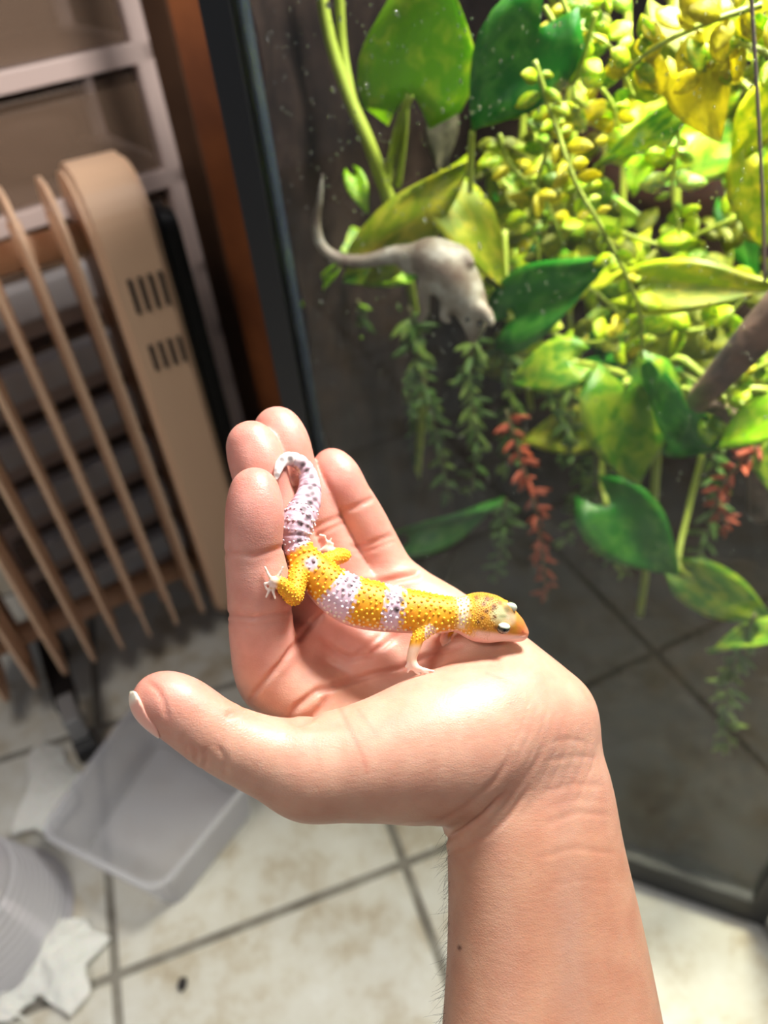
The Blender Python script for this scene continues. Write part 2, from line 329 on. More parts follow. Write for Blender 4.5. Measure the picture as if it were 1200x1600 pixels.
# lamp over the terrarium, carrying the terrarium_lamp_light
lamp = empty('terrarium_lamp', tk(TW*.62, TD-0.01, TH)); tag(lamp, 'dome lamp on a bracket above the terrarium', 'lamp')
m_lampm = mat('lamp_metal', srgb(40, 40, 42), 0.4, 0.6); LC = np.array(LAMP)+np.array([0, 0, .035])
V, F = [], []
for i in range(9):
    e = i/8*math.pi/2; 
    for k in range(32): t = 2*math.pi*k/32; V.append(LC+np.array([0.115*math.cos(e)*math.cos(t), 0.115*math.cos(e)*math.sin(t), 0.01+0.09*math.sin(e)]))
for i in range(8):
    for k in range(32): F.append((i*32+k, i*32+(k+1) % 32, (i+1)*32+(k+1) % 32, (i+1)*32+k))
mesh_obj('lamp_shade', V, F, m_lampm, lamp)
m_bulb = mat('lamp_diffuser', (1, 1, 1), 0.5, Emission_Color=(1, 0.93, 0.82, 1), Emission_Strength=6.0); V, F = sweep([LC+np.array([0, 0, .012]), LC+np.array([0, 0, .018])], .09, 32); mesh_obj('diffuser', V, F, m_bulb, lamp, False)
V, F = sweep([tk(TW*.62, TD-0.01, TH), tk(TW*.62, TD-0.01, 1.30), LC+np.array([0.02, 0.03, .11]), LC+np.array([0, 0, .10])], .006, 8); mesh_obj('bracket', V, F, m_lampm, lamp)
# wooden boards and dark cabinet between drawers and terrarium
m_wood = mat('orange_wood', srgb(120, 66, 34), 0.5); nzr = noise_color(m_wood, srgb(96, 50, 26), srgb(140, 80, 42), 8, coord='Object'); bump(m_wood, 30, .2, .001, stretch=(8, 8, 1))
def upright_at(u, v, dist):          # floor point under the sight line through a pixel
    r = RW@_ray(u, v); return r[:2]/np.linalg.norm(r[:2])*dist
q = upright_at(322, 60, 0.90); wb = box_obj('wooden_board', (q[0], q[1], 0.8), (0.055, 0.025, 1.6), m_wood, None, TROT, 0.002); tag(wb, 'narrow orange-brown upright board beside the black terrarium frame', 'board')
m_wood2 = mat('brown_wood', srgb(84, 58, 42), 0.55); noise_color(m_wood2, srgb(66, 45, 33), srgb(98, 70, 52), 7); bump(m_wood2, 30, .2, .001, stretch=(8, 8, 1))
q = upright_at(256, 60, 1.16); wb = box_obj('wooden_board', (q[0], q[1], 0.8), (0.052, 0.022, 1.6), m_wood2, None, TROT, 0.002); tag(wb, 'dull brown upright board just right of the drawer tower', 'board')
m_cab = mat('dark_cabinet_wood', srgb(46, 31, 27), 0.45); noise_color(m_cab, srgb(38, 25, 24), srgb(60, 41, 32), 5)
cb = empty('wardrobe', (-0.06, 1.38, 0)); tag(cb, 'tall dark brown wardrobe in the gap behind the drawers', 'wardrobe')
box_obj('carcass', (0.02, 1.42, 0.85), (0.62, 0.30, 1.70), m_cab, cb, None, 0.004); box_obj('door_panel', (-0.15, 1.262, 0.86), (0.27, 0.016, 1.62), m_cab, cb, None, 0.004); box_obj('door_panel', (0.145, 1.262, 0.86), (0.27, 0.016, 1.62), m_cab, cb, None, 0.004)
# ------------------------------------------------------------------ plants in the terrarium
def leaf_mat(name, c1, c2, scale, rough=0.35, trans=0.45, lo=.4, hi=.62):
    m = mat(name, c1, rough); p = m.node_tree.nodes['Principled BSDF']; rp = noise_color(m, c1, c2, scale, 5, lo, hi, 'Object', dist=.6)
    bump(m, 60, .25, .002)
    tl = nd(m, 'ShaderNodeBsdfTranslucent'); lk(m, rp.outputs['Color'], tl.inputs['Color']); mx = nd(m, 'ShaderNodeMixShader'); mx.inputs[0].default_value = trans
    out = [n for n in m.node_tree.nodes if n.type == 'OUTPUT_MATERIAL'][0]; lk(m, p.outputs[0], mx.inputs[1]); lk(m, tl.outputs[0], mx.inputs[2]); lk(m, mx.outputs[0], out.inputs['Surface']); return m
LM = {'bright': leaf_mat('leaf_bright_green', srgb(134, 188, 16), srgb(198, 216, 64), 5, .3, lo=.5, hi=.7), 'yellow': leaf_mat('leaf_yellow_green', srgb(146, 170, 22), srgb(214, 208, 60), 5, lo=.42, hi=.68), 'dark': leaf_mat('leaf_deep_green', srgb(40, 122, 34), srgb(96, 164, 60), 5, .2, .35, lo=.45, hi=.75),
      'mid': leaf_mat('leaf_mid_green', srgb(84, 144, 32), srgb(160, 184, 50), 5, .3, .4), 'olive': leaf_mat('leaf_olive', srgb(96, 112, 24), srgb(142, 146, 40), 5, .5), 'grey': leaf_mat('leaf_withered', srgb(80, 78, 64), srgb(112, 108, 90), 8, .6),
      'vine': leaf_mat('vine_leaf', srgb(128, 182, 20), srgb(200, 208, 40), 6, .35), 'vineyellow': leaf_mat('vine_leaf_yellow', srgb(200, 194, 24), srgb(226, 216, 50), 6, .35), 'fern': leaf_mat('fern_leaf', srgb(44, 82, 30), srgb(78, 112, 44), 8, .5, .3),
      'fernlight': leaf_mat('fern_leaf_light', srgb(76, 112, 40), srgb(110, 132, 50), 8, .5, .3), 'red': leaf_mat('red_leaf', srgb(140, 50, 28), srgb(172, 80, 50), 8, .5, .3), 'stem': mat('plant_stem', srgb(142, 158, 56), .5), 'brownstem': mat('brown_stem', srgb(78, 76, 44), .6)}
def blade(name, wf, n=9, m=3, fold=.25, droop=.2, curl=0.0, notch=0.0, thick=.008):
    """unit leaf: base at the origin, tip at +X, normal +Z"""
    V, F = [], []
    for i in range(n+1):
        t = i/n; w = wf(t)
        for j in range(-m, m+1):
            s = j/m; y = s*w; x = t-notch*abs(s)**1.5*max(0, 1-t*3.2); V.append((x, y, -droop*t*t+fold*abs(y)*(1-.4*abs(s))+curl*math.sin(3*s+4*t)*.08))
    k = 2*m+1
    for i in range(n):
        for j in range(2*m): F.append((i*k+j, (i+1)*k+j, (i+1)*k+j+1, i*k+j+1))
    N0 = len(V); V += [(x, y, z-thick) for x, y, z in V]; F += [tuple(N0+q for q in reversed(f)) for f in F]
    rim = [(i*k, (i+1)*k) for i in range(n)]+[((i+1)*k+2*m, i*k+2*m) for i in range(n)]+[(n*k+j, n*k+j+1) for j in range(2*m)]+[(j+1, j) for j in range(2*m)]
    F += [(b, a, a+N0, b+N0) for a, b in rim]
    me = bpy.data.meshes.new(name); me.from_pydata(V, [], F); me.update(); me.polygons.foreach_set('use_smooth', [True]*len(me.polygons)); return me
heart = lambda t: .60*math.sin(math.pi*min(1, t*.985+.012)**.55)**.8*(1-.22*t)
oval = lambda t: .40*math.sin(math.pi*min(1, (t*.94+.05)))**.75
lance = lambda t: .16*math.sin(math.pi*min(1, t*.95+.04))**.9
_cache = {}
def leaf_mesh(kind, var, mkey):
    key = (kind, var, mkey)
    if key not in _cache:
        r = random.Random(str(key)); me = blade('leaf', {'heart': heart, 'oval': oval, 'lance': lance}[kind], *((10, 4) if kind == 'heart' else (5, 1) if kind == 'oval' else (5, 1)), fold=r.uniform(.05, .30), droop=r.uniform(.02, .25), curl=r.uniform(-1, 1) if kind == 'heart' else 0, notch=.28 if kind == 'heart' else 0, thick=.010 if kind == 'heart' else .014)
        me.materials.append(LM[mkey]); _cache[key] = me
    return _cache[key]
def put_leaf(root, b, t, wid, mkey, kind='heart', roll=0.0, var=0, ratio=None):
    """b, t: world base and tip; wid: full width in metres; roll: degrees about the midrib away from facing the room"""
    b = Vector(b); t = Vector(t); x = (t-b); L = x.length; x.normalize(); toc = Vector(CAMP)-b; z = toc-x*toc.dot(x); z.normalize(); y = z.cross(x)
    z = Matrix.Rotation(math.radians(roll), 3, x) @ z; y = z.cross(x); base = {'heart': 1.10, 'oval': .8, 'lance': .32}[kind]; sy = wid/base/max(abs(math.cos(math.radians(roll))), .35)
    M = Matrix(((x[0]*L, y[0]*sy, z[0]*L, b[0]), (x[1]*L, y[1]*sy, z[1]*L, b[1]), (x[2]*L, y[2]*sy, z[2]*L, b[2]), (0, 0, 0, 1)))
    return place('leaf', leaf_mesh(kind, var, mkey), M, root)
def tube(root, name, pts, r, m, n=8, smp=16):
    p = spline(np.array(pts), smp); V, F = sweep(p, r if np.isscalar(r) else np.interp(np.linspace(0, 1, smp), np.linspace(0, 1, len(r)), r), n); return mesh_obj(name, V, F, m, root)
PX = lambda px, P: px*project(P)[2]/FPX
def pothos(label, rootpx, leaves, stems):
    r0 = in_tank(*rootpx); r0 = np.array([r0[0], r0[1], 0.08]); root = empty('pothos', r0); tag(root, label, 'houseplant', 'pothos plants in the terrarium')
    for i, (bu, bv_, bk_, tu, tv, tk_, w, mk, roll) in enumerate(leaves):
        b = in_tank(bu, bv_, bk_); t = in_tank(tu, tv, tk_); put_leaf(root, b, t, PX(w, (b+t)/2), mk, 'heart', roll, i % 5)
    for pts, r in stems: tube(root, 'stem', [in_tank(*p) for p in pts], r, LM['stem'])
    return root
pothos('pothos with long pale stems and round leaves beside the left frame post', (610, 330, .10), [
  (645,148,.07, 672,-70,.05, 186,'bright',8), (845,42,.06, 738,206,.05, 150,'dark',-15), (590,398,.05, 735,258,.06, 96,'yellow',25), (702,312,.07, 806,440,.06, 84,'yellow',-30), (552,276,.09, 574,332,.08, 34,'bright',0), (690,176,.16, 688,272,.15, 52,'grey',0),
  (645,404,.10, 520,432,.09, 66,'mid',20), (600,420,.09, 640,440,.08, 46,'bright',0), (560,380,.12, 505,372,.10, 44,'mid',30), (515,430,.07, 462,486,.06, 20,'bright',10)],
  [([(494,-60,.08),(515,60,.08),(545,150,.08),(575,220,.08),(602,295,.09),(618,345,.1)], [.0035,.004,.0045,.0055]), ([(528,-60,.09),(534,60,.09),(545,130,.085),(556,175,.08)], .003), ([(640,148,.07),(628,180,.08),(612,245,.09),(606,290,.09)], .0028), ([(634,150,.075),(630,220,.09),(622,290,.1)], .0026), ([(738,206,.05),(735,250,.06),(735,300,.07)], .002), ([(618,345,.1),(640,440,.14),(660,600,.18),(650,760,.22)], .004)])
pothos('pothos with deep green glossy leaves in the middle of the terrarium', (960, 650, .12), [
  (800,500,.06, 938,402,.05, 112,'dark',-20), (895,566,.06, 792,590,.05, 82,'mid',20), (975,602,.06, 1010,762,.04, 150,'mid',-30), (1045,660,.08, 1130,712,.08, 84,'dark',15), (948,790,.08, 1062,905,.06, 118,'dark',10), (640,842,.10, 785,790,.12, 50,'dark',35), (880,320,.14, 855,420,.13, 50,'olive',10), (1030,600,.05, 1040,700,.05, 60,'dark',60)],
  [([(895,566,.06),(930,572,.08),(985,590,.1),(1030,620,.12)], .0026), ([(975,602,.06),(990,580,.08),(1020,560,.1)], .0026), ([(948,790,.08),(940,740,.1),(950,640,.12),(960,580,.13)], .0026), ([(800,500,.06),(790,440,.1),(788,360,.12)], .0024), ([(1030,620,.12),(1020,800,.16),(1000,960,.2)], .004)])
pothos('yellow-green pothos spreading along the right side of the terrarium', (1160, 560, .12), [
  (1005,452,.06, 1215,440,.05, 84,'yellow',-10), (1085,905,.06, 1215,985,.06, 80,'mid',15), (1075,108,.07, 1125,222,.06, 92,'vineyellow',10), (1190,250,.08, 1180,390,.06, 96,'yellow',25), (1052,178,.09, 932,272,.08, 46,'mid',-25), (1015,520,.11, 1190,540,.1, 84,'olive',5), (1215,640,.07, 1120,700,.06, 70,'bright',20), (1215,985,.06, 1100,1010,.05, 40,'mid',30), (1150,0,.08, 1210,60,.06, 70,'yellow',0), (1210,160,.08, 1130,260,.09, 70,'yellow',30), (1200,690,.1, 1205,770,.08, 60,'mid',0)],
  [([(1005,452,.06),(985,470,.08),(960,520,.12)], .0024), ([(1200,610,.08),(1120,600,.08),(1060,560,.09),(1030,600,.1)], .0028), ([(1085,905,.06),(1060,880,.08),(1075,800,.12),(1100,700,.14)], .0026), ([(1220,700,.1),(1180,640,.1),(1080,610,.11),(1040,600,.12)], .002)])
r_ = random.Random(77); fill = []
for i in range(46):
    x = r_.uniform(770, 1230); y = r_.uniform(-40, 690); k_ = r_.uniform(.15, .34); a_ = r_.uniform(0, 6.28); L_ = r_.uniform(80, 150)
    if 960 < x < 1060 and 200 < y < 360: continue
    fill.append((x, y, k_, x+L_*math.cos(a_), y+L_*math.sin(a_)*.8+30, k_-.03, L_*r_.uniform(.5, .8), r_.choice(['olive', 'mid', 'yellow', 'mid', 'olive', 'bright', 'dark']), r_.uniform(-40, 40)))
pothos('mass of shaded pothos leaves deep at the back of the terrarium', (1000, 400, .3), fill, [([(800+90*i, -80, .30), (820+80*i, 150, .28), (800+85*i, 400, .28), (830+70*i, 640, .3)], .003) for i in range(5)])
def vine(label, pts, nleaf, size, mkeys, spread=1.0, seed=0, k=None):
    r = random.Random(seed); P = spline(np.array([in_tank(*p) for p in pts]), 60); root = empty('creeping_vine', P[-1]); tag(root, label, 'vine', 'small leaved vines in the terrarium')
    V, F = sweep(P, np.linspace(.0017, .001, 60), 6); mesh_obj('stem', V, F, LM['stem'], root)
    for i in range(nleaf):
        q = 2+int(56*i/nleaf); b = P[q]; T = P[min(q+2, 59)]-P[q-1]; T /= np.linalg.norm(T); toc = CAMP-b; toc /= np.linalg.norm(toc); side = np.cross(T, toc)*(1 if i % 2 else -1); side /= np.linalg.norm(side)
        s = PX(size*r.uniform(.6, 1.5), b); dr = side*spread*r.uniform(.2, 1.2)+T*r.uniform(-.3, 1.0)+toc*r.uniform(-.5, .6); dr /= np.linalg.norm(dr)
        st = b+dr*s*.15; put_leaf(root, st, st+dr*s, s*r.uniform(.5, .68), mkeys[r.randrange(len(mkeys))], 'oval', r.uniform(-45, 45), r.randrange(4))
vine('creeping vine with small oval leaves trailing down the centre of the glass', [(835,95,.05),(866,190,.05),(898,282,.04),(938,352,.035),(976,425,.035),(1000,490,.035),(1003,560,.04)], 44, 30, ['vine','vine','vineyellow'], seed=1)
vine('bright yellow vine cluster at the top right of the terrarium', [(1190,8,.06),(1120,30,.05),(1050,60,.05),(1000,92,.05),(975,120,.06)], 26, 46, ['vineyellow','vineyellow','vine'], seed=2)
vine('loose yellow-green vine beside the bluish round leaf', [(930,20,.08),(905,110,.08),(880,160,.08),(850,250,.08),(830,330,.09),(835,380,.1)], 30, 34, ['vine','vineyellow','mid'], seed=3)
vine('short green vine hanging behind the purple-brown gap', [(1050,150,.12),(1060,210,.12),(1050,290,.12),(1062,370,.12)], 18, 32, ['mid','vine'], seed=4)
vine('low vine tangle under the glossy green leaves', [(790,470,.12),(860,520,.1),(930,535,.09),(990,520,.08),(1010,540,.08)], 28, 28, ['vine','olive','vineyellow'], seed=5)
vine('yellowish vine by the dark branch on the right', [(1215,560,.07),(1160,590,.07),(1120,640,.08),(1060,650,.1)], 20, 32, ['vineyellow','vine','mid'], seed=6)
vine('thin vine along the upper edge between pale leaves', [(870,-20,.09),(900,40,.09),(955,75,.09),(990,150,.1)], 20, 30, ['vine','mid'], seed=7)
vine('olive vine in the shade behind the lizard', [(760,230,.16),(770,320,.16),(790,420,.16),(770,480,.16)], 22, 32, ['olive','vine','mid'], seed=8)
vine('yellow vine knot below the yellow heart leaf', [(1215,90,.05),(1150,70,.06),(1110,120,.07),(1095,90,.06)], 20, 44, ['vineyellow','vineyellow','vine'], seed=9)
vine('green vine on the far right edge below the yellow leaf', [(1215,400,.1),(1130,500,.1),(1060,520,.1)], 20, 34, ['vine','olive'], seed=10)
vine('pale vine strand between the round leaf and the centre vine', [(780,210,.08),(800,260,.08),(850,310,.09),(880,380,.1)], 22, 32, ['vine','vineyellow','olive'], seed=11)
vine('vine wisps near the top edge right of the round leaves', [(850,10,.1),(900,90,.1),(960,170,.11),(950,230,.11)], 22, 34, ['vine','vineyellow'], seed=12)
def sprig(label, pts, n, size, mkeys, seed, cat='fern', name='fern_sprig', grp='hanging fern sprigs in the terrarium', sub=4):
    r = random.Random(seed); P = spline(np.array([in_tank(*p) for p in pts]), 50); root = empty(name, P[0]); tag(root, label, cat, grp); V, F = sweep(P, np.linspace(.0018, .0008, 50), 6); mesh_obj('stem', V, F, LM['brownstem'], root)
    for i in range(n):
        q = 2+int(46*i/n); b = P[q]; T = P[min(q+2, 49)]-P[q-1]; T /= np.linalg.norm(T); toc = CAMP-b; toc /= np.linalg.norm(toc); side = np.cross(T, toc)*(1 if i % 2 else -1); side /= np.linalg.norm(side)
        for j in range(sub):
            s = PX(size*r.uniform(.5, 1.25)*(1-.35*i/n), b); dr = side*r.uniform(-.1, 1.1)+T*r.uniform(.1, 1.2)+toc*r.uniform(-.6, .6); dr /= np.linalg.norm(dr); put_leaf(root, b, b+dr*s, s*.24, mkeys[r.randrange(len(mkeys))], 'lance', r.uniform(-40, 40), r.randrange(3))
sprig('dark green fern sprig hanging left of the red sprig', [(640,480,.13),(655,570,.13),(680,670,.12),(705,790,.12)], 26, 40, ['fern','fern','fernlight'], 1)
sprig('feathery green fern sprig hanging above the red sprig', [(740,520,.13),(735,600,.12),(745,680,.11),(735,780,.11)], 24, 38, ['fern','fernlight'], 2)
sprig('small green fern sprig below the lizard tail', [(560,470,.12),(545,530,.12),(525,600,.12)], 14, 40, ['fern','bright'], 3)
sprig('pale fern sprig low on the right above the bottom rail', [(1180,960,.06),(1150,1030,.06),(1135,1100,.06),(1140,1180,.06)], 22, 41, ['fernlight','fern'], 4)
sprig('faint fern sprig behind the dark heart leaf', [(930,700,.12),(935,780,.12),(950,860,.12),(985,900,.12)], 18, 33, ['fern','fernlight'], 5)
sprig('shaded fern sprig near the palm edge', [(790,780,.12),(785,840,.12),(775,910,.12)], 16, 33, ['fern'], 6)
sprig('short fern sprig in the middle shade', [(850,560,.15),(860,620,.15),(900,700,.15)], 18, 33, ['fern','fernlight'], 7)
sprig('orange-red leafy sprig hanging in the middle of the terrarium', [(790,640,.10),(815,720,.09),(838,800,.09),(848,870,.09),(855,940,.09)], 26, 34, ['red'], 8, 'plant', 'red_sprig', 'red sprigs in the terrarium')
sprig('small red leafy sprig at the right under the vine', [(1190,690,.1),(1150,730,.09),(1120,780,.09),(1140,830,.1)], 16, 34, ['red'], 9, 'plant', 'red_sprig', 'red sprigs in the terrarium')
sprig('dim fern sprig at the far left of the hanging ferns', [(600,440,.2),(605,540,.2),(640,640,.2),(650,720,.2)], 26, 40, ['fern'], 21)
sprig('fern sprig filling the shade right of the lizard', [(800,440,.2),(790,540,.2),(800,640,.2),(790,740,.2)], 26, 42, ['fern', 'fernlight'], 22)
sprig('fern sprig deep behind the folded heart leaf', [(900,560,.22),(890,660,.22),(910,760,.22),(880,860,.22)], 24, 40, ['fern', 'fernlight'], 23)
sprig('fern sprig at the right under the branch', [(1120,560,.2),(1100,660,.2),(1120,760,.2),(1090,880,.2)], 24, 42, ['fernlight', 'fern'], 24)
for i, (x0, y0, x1, y1, k_) in enumerate([(760,250,850,480,.16),(830,150,790,420,.18),(905,130,930,330,.18),(960,360,1120,470,.16),(1060,380,1190,330,.16),(880,420,1010,600,.17),(1000,480,1200,580,.17),(1010,560,1140,680,.14),(1140,110,1200,260,.14),(950,-20,880,60,.14)]):
    vine(['yellow-green vine haze left of the centre vine', 'thin vine behind the bluish round leaf', 'soft vine strand right of the round leaves', 'vine strand crossing the long yellow leaf', 'vine tips beside the hanging cord', 'vine tangle under the deep green leaf', 'vine strand above the dark branch', 'vine leaves around the branch tip', 'vine leaves below the top right cluster', 'vine ends at the top edge'][i], [(x0, y0, k_), ((x0+x1)/2+25, (y0+y1)/2-15, k_-.01), (x1, y1, k_)], 16, 36, ['vine', 'olive', 'mid', 'olive'], seed=40+i)
# branch, cord
m_branch = mat('dark_bark', srgb(72, 62, 58), .85); noise_color(m_branch, srgb(44, 38, 38), srgb(120, 92, 78), 40); bump(m_branch, 80, .6, .004)
p = spline(np.array([in_tank(*q) for q in [(1250,455,.05),(1200,505,.05),(1150,560,.05),(1110,605,.05),(1090,628,.06),(1125,640,.08),(1180,690,.14),(1190,800,.2)]]), 40); V, F = sweep(p, np.interp(np.linspace(0, 1, 40), [0, .5, .7, 1], [.014, .008, .005, .012]), 10); o = mesh_obj('branch', V, F, m_branch); tag(o, 'dark bare branch slanting in at the right of the terrarium', 'branch')
p = spline(np.array([in_tank(*q) for q in [(1166,-120,.03),(1176,30,.03),(1186,200,.03),(1193,350,.03),(1195,440,.03)]]), 20); V, F = sweep(p, .0009, 6); o = mesh_obj('hanging_cord', V, F, mat('grey_cord', srgb(120, 105, 100), .6)); tag(o, 'thin grey cord hanging inside the terrarium at the right', 'cord')
# the pale lizard clinging behind the glass
def tmm(u, v, k): return ((in_tank(u, v, k)-CAMP)@RW)*1000
def lz(rows, n=4): return [(np.array(q[:3]), q[3]) for q in spline([[*tmm(u, v, k+.010), r*.50] for u, v, k, r in rows], (len(rows)-1)*n+1)]
LB = lz([(738,528,.022,7),(742,508,.022,15),(734,478,.024,23),(712,440,.026,31),(688,412,.026,30),(664,402,.026,22),(640,412,.026,14)]); LT = lz([(655,404,.026,16),(620,398,.026,12),(570,408,.024,9),(530,404,.022,8),(503,385,.02,7),(494,350,.02,6),(500,310,.02,4),(504,272,.02,2)])
LL = [lz(r) for r in ([(672,425,.02,13),(662,455,.016,9),(664,485,.013,7),(656,500,.012,5)],[(715,460,.02,11),(698,480,.016,8),(694,495,.013,6),(702,502,.012,4)],[(745,480,.02,11),(760,490,.016,8),(768,505,.013,5)],[(690,400,.03,12),(720,395,.03,9),(735,410,.025,6)])]
def lsdf(P):
    d = smin(sd_chain(P, LB, 1, 12), sd_chain(P, LT, 1, 12), 4.0)
    for c in LL: d = smin(d, sd_chain(P, c, .5, 12), 4.0)
    return d
allp = np.array([p for c in [LB, LT]+LL for p, r in c]); V, F = polygonise(lsdf, allp.min(0)-20, allp.max(0)+20, 1.3); V = relax(V, F, 1)
m_liz = mat('pale_lizard_skin', srgb(170, 160, 146), .5); world_noise(m_liz, [(.35, srgb(96, 78, 66)), (.5, srgb(124, 114, 100)), (.65, srgb(168, 164, 152))], 45, 5); bump(m_liz, 500, .4, .001, kind='cells')
lr = empty('pale_lizard', in_tank(700, 450, .03)); tag(lr, 'pale grey lizard with a long curled tail behind the misted glass', 'lizard'); link('body', np_mesh('body', mm_to_world(V), F), m_liz, lr)
for q in ((731,498,.024),(750,506,.024)):
    bm = bmesh.new(); bmesh.ops.create_icosphere(bm, subdivisions=2, radius=.0022, matrix=Matrix.Translation(Vector(in_tank(*q)))); bm_obj('eye', bm, mat('lizard_eye', (.01, .01, .01), .1), lr, True)
# ------------------------------------------------------------------ oil radiator
m_rad = mat('beige_enamel', srgb(218, 180, 148), .38); m_dark = mat('black_housing', srgb(22, 21, 22), .4); m_greym = mat('grey_bracket', srgb(150, 150, 150), .45, .3); m_slot = mat('slot_void', srgb(48, 38, 32), .8)
RB = np.array([-0.264, 0.735]); RE = np.array([-.90, -.43]); RE /= np.linalg.norm(RE); RN = np.array([RE[1], -RE[0]]); RN = RN if RN@np.array([-.39, .92]) > 0 else -RN      # RN points to the back
def rd(a, b, z): return np.array([RB[0]+RE[0]*a+RN[0]*b, RB[1]+RE[1]*a+RN[1]*b, z])
rad = empty('oil_radiator', rd(.1, .06, 0)); tag(rad, 'beige oil-filled radiator with thin fins and black control housing', 'radiator')
def profile(depth, z0, z1, rt, rb, off=0.0, n=8, back=None):
    """side outline of a fin: rounded rectangle in (b, z)"""
    pts = []
    for cx, cz, r, a0 in ((off+rb, z0+rb, rb, 180), (off+depth-rb, z0+rb, rb, 270), (off+depth-rt, z1-rt, rt, 0), (off+rt, z1-rt, rt, 90)):
        for i in range(n+1): a = math.radians(a0+90*i/n); pts.append((cx+r*math.cos(a), cz+r*math.sin(a)))
    return pts
def slab(name, a0, a1, prof, m, par, bev=.0):
    V = [rd(a0, b, z) for b, z in prof]+[rd(a1, b, z) for b, z in prof]; n = len(prof); F = [tuple(range(n)), tuple(range(2*n-1, n-1, -1))]+[((i+1) % n, i, n+i, n+(i+1) % n) for i in range(n)]
    me = bpy.data.meshes.new(name); me.from_pydata([tuple(v) for v in V], [], F); bm = bmesh.new(); bm.from_mesh(me); bmesh.ops.recalc_face_normals(bm, faces=bm.faces)
    if bev: bmesh.ops.bevel(bm, geom=[e for e in bm.edges if len(e.link_faces) == 2 and e.calc_face_angle(0) > .9], offset=bev, segments=2, affect='EDGES')
    bm.to_mesh(me); bm.free(); return link(name, me, m, par, False)
for i in range(9):
    a = i*.0385; fin = slab('fin', a-.0022, a+.0022, profile(.12, .075, .665, .05, .04), m_rad, rad)
    slab('oil_column', a-.006, a+.006, profile(.04, .10, .635, .02, .02, .04), m_rad, fin)
for z in (.13, .60): V, F = sweep([rd(-.03, .073, z), rd(9*.0385, .073, z)], .016, 12); mesh_obj('header_pipe', V, F, m_rad, rad)
cap = slab('end_panel', -.084, -.020, profile(.13, .06, .672, .06, .04), m_rad, rad, .006); cap['label'] = 'wide beige end panel with vent slots'
slab('control_housing', -.112, -.085, profile(.055, .26, .622, .026, .024, .022), m_dark, rad, .008)['label'] = 'black control housing'
for z, n, hgt in ((.555, 4, .036), (.485, 4, .030)):
    for i in range(n): 
        a = -.072+i*.0105; c = rd(a, -.0005, z); box_obj('vent_slot', c, (.0042, .004, hgt), m_slot, cap, Matrix(((RE[0], RN[0], 0), (RE[1], RN[1], 0), (0, 0, 1))))
RROT = Matrix(((RE[0], RN[0], 0), (RE[1], RN[1], 0), (0, 0, 1)))
for r_ in range(2):
    for i in range(3): box_obj('vent_slot', rd(-.066+i*.012, .040+r_*.018, .667-.003*(1-r_)), (.007, .010, .004), m_slot, cap, RROT)
for a, b in ((-.05, .02), (-.05, .14), (.205, -.035), (.205, .16)):
    ft = box_obj('foot_bracket', rd(a, b, .055), (.022, .05, .05), m_greym, rad, RROT, .004)
    V, F = sweep([rd(a-.013, b-.022, .020), rd(a+.013, b-.022, .020)], .020, 18); mesh_obj('caster_wheel', V, F, m_dark, ft, False)
box_obj('cross_bar', rd(.205, .06, .068), (.03, .17, .014), m_dark, rad, RROT, .003); box_obj('cross_bar', rd(-.05, .08, .062), (.03, .15, .014), m_dark, rad, RROT, .003)
# ------------------------------------------------------------------ drawer tower
m_dw = mat('pale_plastic', srgb(206, 184, 176), .45); m_tr = mat('translucent_drawer', srgb(150, 124, 104), .35, Alpha=.30); m_lip = mat('drawer_lip', srgb(226, 224, 226), .4)
DR = on_z(232, 55, .735)[:2]; DL = on_z(0, 105, .735)[:2]; D1 = (DL-DR)/np.linalg.norm(DL-DR); D2 = np.array([D1[1], -D1[0]]); D2 = D2 if D2[1] > 0 else -D2
DROT = Matrix(((D1[0], D2[0], 0), (D1[1], D2[1], 0), (0, 0, 1)))
def dd(a, b, z): return np.array([DR[0]+D1[0]*a+D2[0]*b, DR[1]+D1[1]*a+D2[1]*b, z])
DW, DD = .42, .26
tow = empty('drawer_tower', dd(DW/2, DD/2, 0)); tag(tow, 'pale plastic drawer tower with translucent drawers behind the radiator', 'drawers')
def dbox(name, a0, a1, b0, b1, z0, z1, m, par=None, bev=.002): return box_obj(name, dd((a0+a1)/2, (b0+b1)/2, (z0+z1)/2), (a1-a0, b1-b0, z1-z0), m, par or tow, DROT, bev)
for a in (0, DW-.022):
    for b in (0, DD-.022): dbox('upright', a, a+.022, b, b+.022, 0, 1.02, m_dw)
lev = [.02, .105, .19, .275, .36, .455, .58, .72, .88, 1.0]
for i, z in enumerate(lev):
    dbox('shelf_frame', 0, DW, 0, DD, z-.011, z+.011, m_dw)
    if i < len(lev)-1:
        z1 = lev[i+1]; dr = dbox('drawer', .026, DW-.026, .012, DD-.01, z+.013, z1-.02, m_tr); 
        dbox('drawer_front', .026, DW-.026, .004, .011, z+.013, z1-.030, m_tr, dr, .001); z < .5 and dbox('drawer_lip', .07, DW-.06, -.020, .010, z+.018, z+.018+min(.042, (z1-z)*.45), m_lip, dr, .004)
